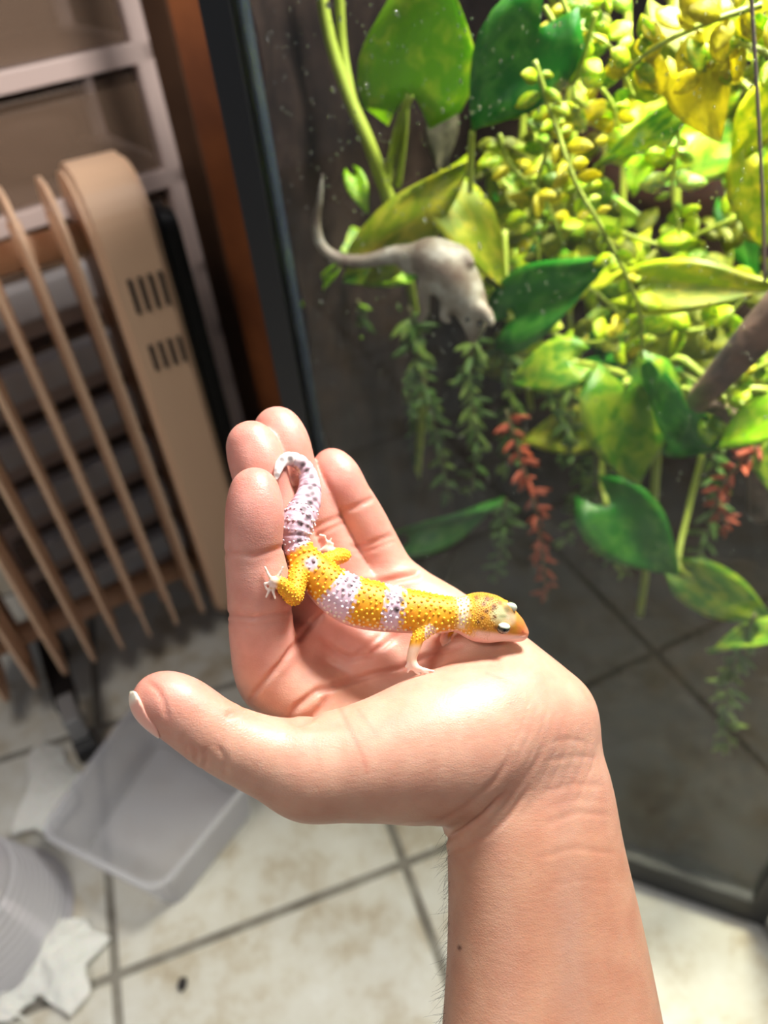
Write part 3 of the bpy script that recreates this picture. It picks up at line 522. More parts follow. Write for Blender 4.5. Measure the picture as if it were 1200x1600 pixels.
# grey bundle stored in the big open drawer
def lump(name, c, r, seed, m, par=None, sub=4, amp=.18, freq=9):
    bm = bmesh.new(); bmesh.ops.create_icosphere(bm, subdivisions=sub, radius=1.0); rr = random.Random(seed); ph = [rr.uniform(0, 6) for _ in range(9)]
    for v in bm.verts:
        p = v.co; k = 1+amp*(math.sin(p.x*freq*.5+ph[0])*math.sin(p.y*freq*.6+ph[1])+.6*math.sin(p.z*freq+p.x*freq*.8+ph[2])+.4*abs(math.sin(p.x*freq*1.7+p.y*freq*1.3+ph[3]))); v.co = Vector((p.x*r[0]*k, p.y*r[1]*k, p.z*r[2]*k))+Vector(c)
    return bm_obj(name, bm, m, par, True)
m_cl = mat('grey_cloth', srgb(168, 150, 140), .9); bump(m_cl, 90, .4, .004)
for (a_, z_, r_, sd_, lab, mm_) in ((.30, .662, (.085, .06, .062), 2, 'bundled grey-pink cloth in the big translucent drawer', m_cl), (.15, .645, (.06, .06, .045), 5, 'dark brown bundle at the right of the big translucent drawer', mat('brown_cloth', srgb(92, 74, 62), .9)), (.28, .785, (.10, .07, .04), 9, 'yellowish folded cloth in the topmost drawer in view', mat('straw_cloth', srgb(176, 150, 96), .9)), (.16, .512, (.09, .06, .036), 6, 'ochre bag in the drawer beside the radiator top', mat('ochre_bag', srgb(168, 128, 70), .8))):
    tag(lump('cloth_bundle', dd(a_, .11, z_), r_, sd_, mm_, None, 4, .10, 5), lab, 'cloth', 'bundles in the drawers')
# ------------------------------------------------------------------ things on the floor
m_tub = plastic('frosted_plastic', srgb(240, 240, 246), .44)
def rbox_ring(cs, r, n=5):
    """rounded quad outline through four corner points (world xy)"""
    out = []; cs = [np.array(c) for c in cs]
    for i in range(4):
        p, a, b = cs[i], cs[i-1], cs[(i+1) % 4]; da = (a-p)/np.linalg.norm(a-p); db = (b-p)/np.linalg.norm(b-p)
        p0, p1 = p+da*r, p+db*r
        for k in range(n+1): t = k/n; out.append((1-t)**2*p0+2*t*(1-t)*p+t*t*p1)
    return out
TZ = .085; rim = [on_z(u, v, TZ)[:2] for u, v in ((62,1300),(246,1392),(400,1205),(222,1085))]; cen = sum(rim)/4; base = [cen+(c-cen)*.86 for c in rim]
def loft(name, rings, m, par=None, closed_bottom=True, smooth=True):
    V = []; F = []; n = len(rings[0])
    for xy, z in [(r, zz) for r, zz in rings] if isinstance(rings[0], tuple) else rings: V += [(p[0], p[1], z) for p in xy]
    n = len(rings[0][0]); L = len(rings)
    for i in range(L-1):
        for k in range(n): F.append((i*n+k, i*n+(k+1) % n, (i+1)*n+(k+1) % n, (i+1)*n+k))
    return V, F, n, L
tub = empty('plastic_tub', (*cen, 0)); tag(tub, 'open frosted plastic tub standing on the tiles under the thumb', 'tub')
rs = [(rbox_ring(base, .018), .002), (rbox_ring([cen+(c-cen)*.88 for c in rim], .02), .012), (rbox_ring([cen+(c-cen)*.985 for c in rim], .022), TZ-.004), (rbox_ring([cen+(c-cen)*.97 for c in rim], .021), TZ-.004), (rbox_ring([cen+(c-cen)*.865 for c in rim], .018), .013), (rbox_ring([cen+(c-cen)*.84 for c in rim], .016), .005)]
V, F, n, L = loft('wall', rs, m_tub); F.append(tuple(range(n-1, -1, -1))); F.append(tuple(range((L-1)*n, L*n))); mesh_obj('tub_body', V, F, m_tub, tub, False)
rs = [(rbox_ring([cen+(c-cen)*.975 for c in rim], .022), TZ-.006), (rbox_ring([cen+(c-cen)*1.04 for c in rim], .025), TZ-.006), (rbox_ring([cen+(c-cen)*1.04 for c in rim], .025), TZ), (rbox_ring([cen+(c-cen)*.975 for c in rim], .022), TZ), (rbox_ring([cen+(c-cen)*.975 for c in rim], .022), TZ-.006)]
V, F, n, L = loft('rim', rs, m_tub); mesh_obj('rim', V, F, m_tub, tub, False)
# ribbed round tub at the left edge
cc = on_z(-14, 1452, .0); jar = empty('ribbed_tub', cc); tag(jar, 'round ribbed clear plastic tub at the left edge of the floor', 'tub')
zs = np.linspace(0, .105, 73); rr_ = .084-.024*(zs/.105)**1.3
V, F = [], []
for z, r in list(zip(zs, rr_))+[(.108, .054), (.109, .0)]:
    for k in range(48): t = 2*math.pi*k/48; V.append((cc[0]+r*math.cos(t), cc[1]+r*math.sin(t), z+.001))
for i in range(74):
    for k in range(48): F.append((i*48+k, i*48+(k+1) % 48, (i+1)*48+(k+1) % 48, (i+1)*48+k))
m_rib = plastic('clear_ribbed_plastic', srgb(238, 236, 242), .62, .10); mesh_obj('ribbed_wall', V, F, m_rib, jar)
V, F = [], []
for r, z in ((.083, .001), (.092, .001), (.092, .007), (.083, .007), (.083, .001)):
    for k in range(48): t = 2*math.pi*k/48; V.append((cc[0]+r*math.cos(t), cc[1]+r*math.sin(t), z))
for i in range(4):
    for k in range(48): F.append((i*48+k, i*48+(k+1) % 48, (i+1)*48+(k+1) % 48, (i+1)*48+k))
mesh_obj('rim', V, F, m_rib, jar, False)
m_ring = plastic('rib_plastic', srgb(244, 243, 246), .8, .12)
for k in range(10):
    z = .010+k*.0098; r = .0855-.024*(z/.105)**1.3; th = np.linspace(0, 2*math.pi, 49); V, F = sweep([(cc[0]+r*math.cos(t), cc[1]+r*math.sin(t), z) for t in th], .0021, 6, False); mesh_obj('rib', V, F, m_ring, jar)
# paper
m_tis = mat('white_tissue', srgb(236, 234, 228), .9, Subsurface_Weight=.1, Subsurface_Scale=.004); bump(m_tis, 120, .35, .003)
def crumple(name, outline, zf, seed, label, amp=.006, n=26):
    """sheet over a pixel quad on the floor, creased"""
    q = [on_z(u, v, .004)[:2] for u, v in outline]; r = random.Random(seed); waves = [(r.uniform(-1, 1), r.uniform(-1, 1), r.uniform(1.5, 7.5), r.uniform(0, 6)) for _ in range(14)]; V = []; F = []
    for i in range(n+1):
        for j in range(n+1):
            s, t = i/n, j/n; p = (q[0]*(1-s)+q[1]*s)*(1-t)+(q[3]*(1-s)+q[2]*s)*t; w = sum(abs((a*s+b*t)*f+ph-math.floor((a*s+b*t)*f+ph)-.5)*2 for a, b, f, ph in waves)/11; jig = .004*math.sin(13*s+7*t+seed)
            e = min(s, t, 1-s, 1-t); p = p+np.array([math.sin(9*t+seed), math.cos(8*s+seed)])*.004*(1-min(1, e*6)); V.append((p[0]+jig, p[1], .0015+max(0, zf(s, t)+w*amp)))
    for i in range(n):
        for j in range(n): F.append((i*(n+1)+j, (i+1)*(n+1)+j, (i+1)*(n+1)+j+1, i*(n+1)+j+1))
    N0 = len(V); V += [(x, y, max(.0006, z-.0009)) for x, y, z in V]; F += [tuple(N0+k for k in reversed(f)) for f in F]
    return tag(mesh_obj(name, V, F, m_tis, None, False), label, 'tissue')
crumple('paper_tissue', ((68,1150),(132,1215),(100,1300),(28,1305)), lambda s, t: .018*math.sin(t*2.6)*(1-.5*s), 3, 'folded white tissue lying on the tiles behind the plastic tub', .004)
crumple('paper_tissue', ((80,1425),(168,1465),(120,1585),(30,1545)), lambda s, t: .016*math.sin(math.pi*s)*math.sin(math.pi*t), 8, 'crumpled white tissue beside the ribbed round tub', .016)
crumple('paper_tissue', ((0,1540),(48,1556),(35,1600),(-20,1590)), lambda s, t: .006*math.sin(math.pi*s), 12, 'small cream tissue scrap in the bottom left corner', .010, 14)
lo_ = lump('dropping', on_z(285, 1537, .004), (.0045, .0062, .0038), 4, mat('dark_dropping', srgb(38, 34, 34), .6), None, 3, .12); tag(lo_, 'small dark dropping on the floor tile', 'dropping')
# ------------------------------------------------------------------ the hand and forearm
def chain_mm(rows, n=4): return [(mm(u, v, d), r) for u, v, d, r in spline(rows, (len(rows)-1)*n+1)]
FING = {
 'index':  [(398,768,.258,8.1),(397,800,.258,9.0),(396,855,.259,9.2),(402,905,.261,9.9),(406,955,.263,10.3),(412,1010,.266,11.0),(428,1062,.270,11.6),(500,1105,.276,12.0)],
 'middle': [(393,696,.277,8.9),(402,728,.277,9.4),(421,786,.279,9.5),(442,836,.281,10.3),(461,884,.284,10.7),(482,930,.286,11.2),(505,972,.289,11.5),(580,1035,.289,11.5)],
 'ring':   [(434,673,.290,9.1),(444,704,.290,9.4),(463,755,.292,9.5),(484,795,.2935,10.1),(505,840,.296,10.3),(525,885,.298,11.2),(550,928,.299,11.4),(620,1000,.298,11.0)],
 'pinky':  [(519,731,.297,7.6),(532,755,.297,8.3),(555,795,.299,8.7),(570,822,.301,9.0),(584,850,.303,9.1),(598,880,.304,9.7),(615,912,.304,10.2),(680,985,.300,11.0)],
}
THUMB = [(246,1092,.238,7.4),(262,1097,.238,8.7),(290,1113,.239,9.8),(342,1150,.241,10.3),(410,1180,.244,11.8),(485,1203,.248,14.8)]
PALM = [ # metacarpal cones
 [(428,1062,.271,11.0),(590,1140,.280,13),(740,1225,.270,15)],
 [(505,972,.289,10.8),(640,1080,.288,12),(780,1190,.275,16)],
 [(548,928,.301,10.4),(680,1020,.293,13),(815,1150,.278,16)],
 [(615,912,.305,10.5),(710,980,.298,13),(800,1080,.284,17),(840,1130,.278,18)],
]
THENAR = [(485,1203,.248,14.8),(600,1185,.254,19.0),(705,1162,.263,24.5),(800,1122,.274,22.5)]
FORE = [ # two parallel cones, radius side and ulna side
 [(778,1235,.268,20.0),(797,1330,.264,21.5),(809,1480,.258,23.5),(812,1640,.250,25.5),(815,1900,.236,29)],
 [(842,1140,.274,18.0),(868,1230,.274,19.5),(882,1330,.270,20.5),(905,1480,.264,22.5),(922,1640,.256,25.0),(945,1900,.240,29)],
]
HB = [chain_mm(r) for r in PALM]; HT = chain_mm(THUMB); HN = chain_mm(THENAR); HA = [chain_mm(r) for r in FORE]
HF = {k: chain_mm(r) for k, r in FING.items()}
PADS = [((402,812,.2545),(7.6,10.5,6.0)),((408,735,.2735),(7.6,10,6)),((448,702,.2870),(7.4,10,6)),((534,757,.2942),(6.4,9,5.5)),((407,910,.2585),(8.0,9,6.5))]
def hand_sdf(P):
    palm = None
    for c in HB: e = sd_chain(P, c, 0); palm = e if palm is None else smin(palm, e, 9.0)
    th = smin(sd_chain(P, HT, 1.5), sd_chain(P, HN, 3.0), 5.0)
    # hypothenar pad along the far edge of the palm
    palm = smin(palm, sd_ell(P, mm(740, 1020, .291), (15, 15, 15)), 9.0)
    palm = smin(palm, sd_cone(P, mm(800,1075,.284), mm(855,1120,.277), 16.0, 17.0), 8.0)
    d = smin(palm, th, 4.0)
    d = smin(d, sd_cone(P, mm(432,1035,.271), mm(500,985,.288), 9.0, 9.5), 5.0)
    d = smin(d, sd_cone(P, mm(510,985,.289), mm(620,925,.303), 9.0, 9.0), 5.0)
    fa = smin(sd_chain(P, HA[0], 0, 16), sd_chain(P, HA[1], 0, 16), 14.0)
    d = smin(d, fa, 6.0)
    fing = None
    for k, c in HF.items():
        e = sd_chain(P, c, 1.2); fing = e if fing is None else np.minimum(fing, e)
    for c, r in PADS: fing = smin(fing, sd_ell(P, mm(*c), r), 5.0)
    return smin(d, fing, 3.5)
def skin_material():
    m = mat('skin', (0.7, 0.45, 0.36), 0.47); p = m.node_tree.nodes['Principled BSDF']
    p.inputs['Subsurface Weight'].default_value = 0.35; p.inputs['Subsurface Radius'].default_value = (1.0, 0.32, 0.16); p.inputs['Subsurface Scale'].default_value = 0.005
    p.inputs['Specular IOR Level'].default_value = 0.55
    at_ = nd(m, 'ShaderNodeAttribute', attribute_name='tint'); hc = nd(m, 'ShaderNodeAttribute', attribute_name='hcoord')
    # blotchy blood colour
    nz = nd(m, 'ShaderNodeTexNoise'); nz.inputs['Scale'].default_value = 0.09; nz.inputs['Detail'].default_value = 5; lk(m, hc.outputs['Vector'], nz.inputs['Vector'])
    rp = nd(m, 'ShaderNodeValToRGB'); rp.color_ramp.elements[0].position = 0.35; rp.color_ramp.elements[0].color = (0.93, 0.84, 0.82, 1)
    rp.color_ramp.elements[1].position = 0.66; rp.color_ramp.elements[1].color = (1.04, 1.05, 1.05, 1); lk(m, nz.outputs['Fac'], rp.inputs['Fac'])
    mx = nd(m, 'ShaderNodeMix', data_type='RGBA', blend_type='MULTIPLY'); mx.inputs['Factor'].default_value = 1.0
    lk(m, at_.outputs['Color'], mx.inputs['A']); lk(m, rp.outputs['Color'], mx.inputs['B']); lk(m, mx.outputs['Result'], p.inputs['Base Color'])
    # fine skin relief: pores, and faint lines running across the arm
    def add(src, strength, dist):
        b = nd(m, 'ShaderNodeBump'); b.inputs['Strength'].default_value = strength; b.inputs['Distance'].default_value = dist; lk(m, src, b.inputs['Height'])
        if p.inputs['Normal'].links: lk(m, p.inputs['Normal'].links[0].from_socket, b.inputs['Normal'])
        lk(m, b.outputs['Normal'], p.inputs['Normal'])
    def mapped(sc, rot=(0, 0, 0)):
        mp = nd(m, 'ShaderNodeMapping'); mp.inputs['Scale'].default_value = sc; mp.inputs['Rotation'].default_value = rot; lk(m, hc.outputs['Vector'], mp.inputs['Vector']); return mp.outputs['Vector']
    v = nd(m, 'ShaderNodeTexVoronoi', feature='DISTANCE_TO_EDGE'); v.inputs['Scale'].default_value = 0.95; lk(m, mapped((1.0, 1.5, 1.2), (0, 0, 0.5)), v.inputs['Vector']); add(v.outputs['Distance'], 0.30, 0.0003)
    n2 = nd(m, 'ShaderNodeTexNoise'); n2.inputs['Scale'].default_value = 0.45; n2.inputs['Detail'].default_value = 3; lk(m, mapped((0.7, 1.6, 1.0), (0, 0, 0.12)), n2.inputs['Vector']); add(n2.outputs['Fac'], 0.16, 0.0007)
    rr = nd(m, 'ShaderNodeMapRange'); rr.inputs['To Min'].default_value = 0.38; rr.inputs['To Max'].default_value = 0.56; lk(m, n2.outputs['Fac'], rr.inputs['Value']); lk(m, rr.outputs['Result'], p.inputs['Roughness'])
    return m
CREASES = [ # pixel polyline, depth centre, depth reach, groove depth mm, half width px, taper ends
 ([(352,864),(398,868),(440,856)],.252,.016,.45,5,0),([(354,960),(395,966),(450,955)],.254,.016,.55,5,0),([(356,972),(396,977),(450,966)],.254,.016,.25,4,0),
 ([(463,1003),(440,1035),(412,1066),(388,1094)],.262,.016,1.0,5,1),([(461,1005),(484,978),(508,954)],.279,.014,1.0,5,1),
 ([(486,828),(510,816),(532,807)],.287,.010,.5,5,0),([(492,838),(514,828),(536,817)],.287,.010,.35,4,0),
 ([(536,799),(556,792),(580,780)],.291,.010,.5,5,0),([(552,855),(580,849),(608,838)],.294,.010,.5,5,0),([(556,864),(584,858),(612,847)],.294,.010,.3,4,0),([(566,912),(600,909),(650,897)],.295,.012,1.3,6,0),
 ([(449,1124),(464,1104),(495,1080),(535,1068),(584,1054),(628,1045),(658,1030),(720,1011)],.274,.020,1.2,6,1),
 ([(500,996),(523,1018),(547,1029),(578,1023),(600,1008),(622,990)],.283,.016,1.0,6,1),([(553,1023),(575,1010),(596,992)],.283,.014,.5,5,1),
 ([(452,1126),(466,1132),(486,1122),(504,1104),(512,1085)],.255,.020,.9,7,1),([(462,1140),(500,1134),(540,1136)],.240,.02,.35,7,1),
 ([(664,1320),(684,1317),(722,1299),(753,1276),(790,1238)],.246,.026,1.0,5,1),([(690,1338),(731,1322),(766,1304),(800,1270),(826,1230)],.243,.026,.4,5,1),
 ([(645,1298),(687,1285),(731,1259),(775,1219),(800,1180)],.240,.026,.35,6,1),([(760,1290),(800,1245),(838,1190),(850,1150)],.244,.024,.14,5,1),([(830,1205),(850,1165),(852,1130)],.246,.024,.14,5,1),
 ([(850,1290),(900,1270),(955,1275)],.25,.03,.14,6,1),([(845,1240),(895,1225),(945,1228)],.25,.03,.14,6,1),([(850,1190),(900,1182),(935,1185)],.25,.03,.14,5,1),([(840,1340),(900,1325),(965,1335)],.25,.03,.14,6,1),
 ([(860,1160),(890,1155),(920,1160)],.25,.03,.14,5,1),([(850,1265),(905,1250),(950,1252)],.25,.03,.06,5,1),([(860,1385),(910,1375),(965,1380)],.25,.03,.06,5,1),
 ([(826,1092),(814,1140),(784,1200)],.25,.035,.11,3,1),([(840,1099),(828,1147),(798,1208)],.25,.035,.11,3,1),([(854,1106),(842,1154),(812,1216)],.25,.035,.11,3,1),([(868,1113),(856,1161),(826,1224)],.25,.035,.11,3,1),([(882,1120),(870,1168),(840,1232)],.25,.035,.11,3,1),([(896,1127),(884,1175),(854,1240)],.25,.035,.11,3,1),([(910,1134),(898,1182),(868,1248)],.25,.035,.11,3,1),([(924,1141),(912,1189),(882,1256)],.25,.035,.11,3,1),([(938,1148),(926,1196),(896,1264)],.25,.035,.11,3,1),
 ([(296,1160),(308,1178),(305,1192)],.236,.014,.5,5,1),([(318,1168),(322,1185),(316,1204)],.236,.014,.5,5,1),([(340,1165),(352,1185),(350,1210)],.236,.014,.35,5,1),([(282,1148),(292,1165),(290,1178)],.236,.014,.35,5,1),
 ([(352,1120),(368,1112),(382,1108)],.234,.014,.5,6,1),([(232,1066),(246,1078),(256,1096),(262,1126)],.230,.012,.5,5,1),
]
def build_hand():
    V, F = polygonise(hand_sdf, (-98, -205, -325), (100, 50, -205), 0.75)
    V = relax(V, F, 2, 0.4); N = vnormals(V, F)
    d = -V[:, 2]/1000; u = CX+V[:, 0]/-V[:, 2]*FPX; v = CY-V[:, 1]/-V[:, 2]*FPX
    view = -V/np.linalg.norm(V, axis=1)[:, None]; fac = (N*view).sum(1)
    disp = np.zeros(len(V)); red = np.zeros(len(V))
    for line, dc, reach, depth, w, tp in CREASES:
        near = (np.abs(d-dc) < reach) & (fac > -0.35)
        idx = np.nonzero(near)[0]; ds, t = seg_dist2(u[idx], v[idx], line)
        prof = np.exp(-(ds/w)**2)-0.35*np.exp(-(ds/(w*2.4))**2)
        if tp: prof = prof*np.clip(np.minimum(t, 1-t)*6+0.15, 0, 1)
        disp[idx] -= depth*1.35*prof; red[idx] = np.maximum(red[idx], 0.5*np.exp(-(ds/(w*0.8))**2)*min(depth, 0.8))
    V2 = V+N*disp[:, None]
    # colours of the skin itself: pink palm and fingertips, tanner back of the hand and forearm
    mix = lambda a, b, t: a*(1-t[:, None])+b*t[:, None]
    C = np.tile(np.array(srgb(226, 178, 154)), (len(V), 1))
    sm = lambda x, a, b: (lambda q: q*q*(3-2*q))(np.clip((x-a)/(b-a), 0, 1))
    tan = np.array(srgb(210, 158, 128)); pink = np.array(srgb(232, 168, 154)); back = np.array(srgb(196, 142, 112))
    C = mix(C, tan, sm(v, 1180, 1360)*0.9)
    C = mix(C, pink, np.clip(sm(-v, -1110, -1000), 0, 1)*sm(-u, -720, -560)*0.75)
    tips = np.zeros(len(V))
    for k, c in list(HF.items())+[('thumb', HT)]:
        tips = np.maximum(tips, np.exp(-(np.linalg.norm(V-c[0][0], axis=1)/15)**2))
    C = mix(C, np.array(srgb(236, 154, 142)), tips*0.7)
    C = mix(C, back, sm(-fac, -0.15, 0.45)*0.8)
    C = mix(C, np.array(srgb(214, 120, 96)), red*0.75)
    for line, w, a in (([(532,1108),(548,1140),(566,1178),(574,1206)],4,.35),([(560,1110),(590,1150)],4,.2),([(760,1052),(785,1062),(792,1068)],3,.3),([(490,1160),(500,1190)],5,.15)):
        ds, t = seg_dist2(u, v, line); C = mix(C, np.array(srgb(205, 105, 90)), (ds < 15)*np.exp(-(ds/w)**2)*a*(fac > 0))
    for (mu, mv, r, a) in ((718,1481,4.0,.9),(830,1365,2,.3)):
        ds = np.hypot(u-mu, v-mv); C = mix(C, np.array(srgb(96, 44, 30)), np.exp(-(ds/r)**4)*a*(fac > 0))
    # veins seen faintly through the wrist
    for line in ([(880,1210),(885,1290),(880,1400),(905,1520),(900,1600)],[(905,1370),(890,1460),(880,1560)]):
        ds, t = seg_dist2(u, v, line); C = mix(C, np.array(srgb(178, 150, 140)), np.exp(-(ds/22)**2)*0.16*(fac > 0))
    C = C*np.array([0.79, 0.765, 0.75])
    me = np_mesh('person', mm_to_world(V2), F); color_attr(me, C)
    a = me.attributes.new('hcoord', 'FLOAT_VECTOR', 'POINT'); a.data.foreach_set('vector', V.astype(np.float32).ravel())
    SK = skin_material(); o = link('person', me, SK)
    tag(o, 'bare left hand and forearm held palm up with a small gecko on it', 'person')
    # nails: plates that follow the finger surface
    nm = mat('fingernail', srgb(238, 182, 165), 0.28, Subsurface_Weight=0.2, Subsurface_Scale=0.002, Coat_Weight=0.3)
    at_ = nd(nm, 'ShaderNodeAttribute', attribute_name='tint'); lk(nm, at_.outputs['Color'], nm.node_tree.nodes['Principled BSDF'].inputs['Base Color'])
    for key, dorsal, length, wid in (('thumb', (-.70, -.42, .66), 8.0, 6.0), ('index', (-.30, .28, -.85), 6.2, 6.3), ('middle', (-.42, .30, -.80), 6.4, 6.4), ('ring', (-.35, .30, -.85), 6.2, 6.2), ('pinky', (-.62, .28, -.70), 5.4, 5.2)):
        c = HT if key == 'thumb' else HF[key]; tip, r = c[0]; prev = c[6 if key == 'thumb' else 5][0]
        ax = tip-prev if key != 'thumb' else np.array([-.60, .78, .10]); ax = ax/np.linalg.norm(ax); dn = np.array(dorsal); dn -= ax*(dn@ax); dn /= np.linalg.norm(dn); sd = np.cross(ax, dn)
        cen = tip+dn*r*0.75+ax*(-1.6 if key == 'thumb' else -1.0)
        q = V2-cen; la, ls, ld = q@ax, q@sd, q@dn
        e = (np.abs(la)/length)**2.6+(np.abs(ls)/wid)**2.6
        inside = (e < 1) & (ld > -r*1.2) & (ld < r*1.5) & ((N@dn) > 0.05)
        fs = F[inside[F].all(1)]
        if len(fs) < 8: continue
        ids, inv = np.unique(fs, return_inverse=True); fs2 = inv.reshape(fs.shape)
        half = {(f4[k], f4[(k+1) % 4]) for f4 in fs2.tolist() for k in range(4)}; nbr = {}
        for a_, b_ in half:
            if (b_, a_) not in half: nbr.setdefault(a_, []).append(b_); nbr.setdefault(b_, []).append(a_)
        VV = V2[ids].copy(); NN = N[ids]
        for _ in range(6):
            nx = VV.copy()
            for a_, bs in nbr.items(): nx[a_] = .4*VV[a_]+.6*sum(VV[b_] for b_ in bs)/len(bs)
            VV = nx
        ext = 0.9 if key == 'thumb' else 2.3
        rim = np.clip(1-e[ids], 0, 1)**0.5; top = VV+NN*(0.28+0.22*rim)[:, None]+ax*ext*np.clip(la[ids]/length, 0, 1)[:, None]
        bot = VV-NN*0.25+ax*ext*.9*np.clip(la[ids]/length, 0, 1)[:, None]
        n0 = len(ids); allF = [fs2, fs2[:, ::-1]+n0]
        ed = {}
        for f4 in fs2:
            for k in range(4): ed[(f4[k], f4[(k+1) % 4])] = 1
        allF.append(np.array([(a_+n0, b_+n0, b_, a_) for (a_, b_) in ed if (b_, a_) not in ed]))
        nme = np_mesh('fingernail', mm_to_world(np.vstack([top, bot])), np.concatenate(allF))
        tipw = np.clip((la[ids]/length-0.55)/0.2, 0, 1); colr = mix(np.tile(np.array(srgb(236, 170, 152)), (n0, 1)), np.array(srgb(240, 225, 205)), tipw)
        color_attr(nme, np.vstack([colr, colr])); n_o = link('fingernail', nme, nm, o); n_o['label'] = 'glossy '+('little finger' if key == 'pinky' else key if key == 'thumb' else key+' finger')+' nail'
    # short dark hairs on the thumb side of the forearm
    rng = np.random.default_rng(3); cand = np.nonzero((v > 1300) & (v < 1640) & (fac < 0.25) & (fac > -0.75) & (u < 760) & (d > .225))[0]
    HV, HFc = [], []
    for i in rng.choice(cand, 260, replace=False):
        p0 = V2[i]; dr = N[i]*0.55+np.array([-0.25, -0.8, 0.1])+rng.normal(0, .28, 3); dr /= np.linalg.norm(dr); L = rng.uniform(3, 7.5); cv = rng.normal(0, 1.0, 3)+N[i]*-1.0
        pts = [p0+dr*L*t+cv*t*t for t in np.linspace(0, 1, 5)]; a_, b_ = sweep(pts, np.linspace(.05, .015, 5), 3); b_ = [f for f in b_ if len(f) == 4]; HFc += [tuple(x+len(HV) for x in f) for f in b_]; HV += a_
    ho = link('arm_hair', np_mesh('arm_hair', mm_to_world(np.array(HV)), HFc), mat('dark_hair', (0.02, 0.014, 0.01), 0.5), o); tag(ho, 'fine dark hairs along the forearm edge', kind='stuff')
    return o
# ------------------------------------------------------------------ the gecko on the hand
GPX = lambda px, d: px*d*1000/FPX        # pixel radius -> mm
SPINE = [(816,988,.2733,9),(805,983,.2730,16),(786,972,.2722,24),(764,964,.2718,32),(747,963,.2712,34),(730,963,.2706,28),(712,960,.2700,25),(690,960,.2692,28),(664,958,.2688,31),
         (636,955,.2686,33),(600,950,.2684,36),(565,943,.2680,38),(538,933,.2674,36),(515,917,.2668,33),(497,898,.2664,29),(481,880,.2660,24),(467,862,.2658,21)]
TAIL = [(467,862,.2658,21),(461,850,.2660,20),(460,836,.2664,23),(464,818,.2678,26),(473,800,.2706,24),(481,780,.2738,20),(484,760,.2768,16.5),(481,742,.2785,14),(473,727,.2778,12),(462,719,.2762,11),(449,717,.2735,10),(439,724,.2700,8),(434,736,.2668,6),(431,749,.2650,3)]
def to_chain(rows, n=4): return [(mm(u, v, d), GPX(r, d)) for u, v, d, r in spline(rows, (len(rows)-1)*n+1)]
LIMBS = { # name -> chain of (u,v,d,r px), toes from the last point
 'arm_near': ([(684,968,.2660,13),(668,983,.2640,10.5),(654,996,.2625,9.5),(648,1012,.2622,9),(643,1030,.2622,7.5),(647,1041,.2622,7)],
              [[(646,1040),(640,1044),(637,1050)],[(648,1043),(650,1050),(656,1054)],[(650,1043),(661,1050),(670,1053)],[(651,1042),(664,1046),(678,1049)],[(645,1038),(638,1038),(634,1042)]], .2618),
 'leg_near': ([(470,885,.2625,16),(464,905,.2595,15),(461,924,.2570,14),(459,933,.2556,12.5),(450,923,.2528,12),(439,912,.2508,10),(429,908,.2498,8)],
              [[(426,908),(419,897),(414,886)],[(430,906),(438,895),(442,886)],[(425,912),(420,924),(416,933)],[(428,913),(427,925),(430,935)],[(424,910),(414,912),(416,920)]], .2495),
 'leg_far':  ([(492,886,.2690,13),(510,876,.2730,11.5),(528,870,.2775,11),(539,868,.2805,9),(530,864,.2825,7.5),(516,862,.2830,6.5),(508,859,.2830,6)],
              [[(508,858),(512,848),(507,838),(498,836)],[(510,857),(514,850),(517,842)],[(512,858),(518,856),(520,849)],[(506,860),(500,860),(494,857)]], .2825),
 'arm_far':  ([(690,955,.2745,12),(705,965,.2790,9),(700,985,.2800,8),(694,1000,.2790,7)], [[(694,1000),(700,1006)],[(694,1000),(692,1008)],[(694,1000),(704,1001)]], .2785),
}
GS = to_chain(SPINE); GT = to_chain(TAIL, 5); GL = {k: (to_chain(a, 3), [[(mm(x, y, dd), GPX(w, dd)) for (x, y), w in zip(t, (2.9, 2.4, 1.9, 1.7))] for t in b]) for k, (a, b, dd) in LIMBS.items()}
# whorled tail: rings swell the chain
_tl = len(GT)
def gecko_sdf(P):
    body = sd_chain(P, GS, 0.6, 7); tail = sd_chain(P, GT, 0.3, 7); d = smin(body, tail, 1.5)
    # skull: broad cheeks, brow bulges over both eyes, wedge of a snout, chin
    d = smin(d, sd_ell(P, mm(752, 966, .2712), (8.0, 8.2, 6.4)), 2.5)
    d = smin(d, sd_cone(P, mm(766, 985, .2705), mm(812, 991, .2725), GPX(17, .271), GPX(10, .2725)), 2.0)
    d = smin(d, sd_cone(P, mm(776, 951, .2705), mm(806, 975, .2715), GPX(16, .271), GPX(10, .271)), 2.5)
    d = smin(d, sd_ell(P, mm(792, 950, .2695), (2.7, 2.5, 2.6)), 1.2)
    d = smin(d, sd_ell(P, mm(785, 979, .2675), (2.7, 2.2, 2.2)), 1.2)
    for k, (c, toes) in GL.items():
        e = sd_chain(P, c, 0.4, 7); d = smin(d, e, 2.2)
        for t in toes: d = smin(d, sd_chain(P, t, 0.2, 4), 0.7)
    return d
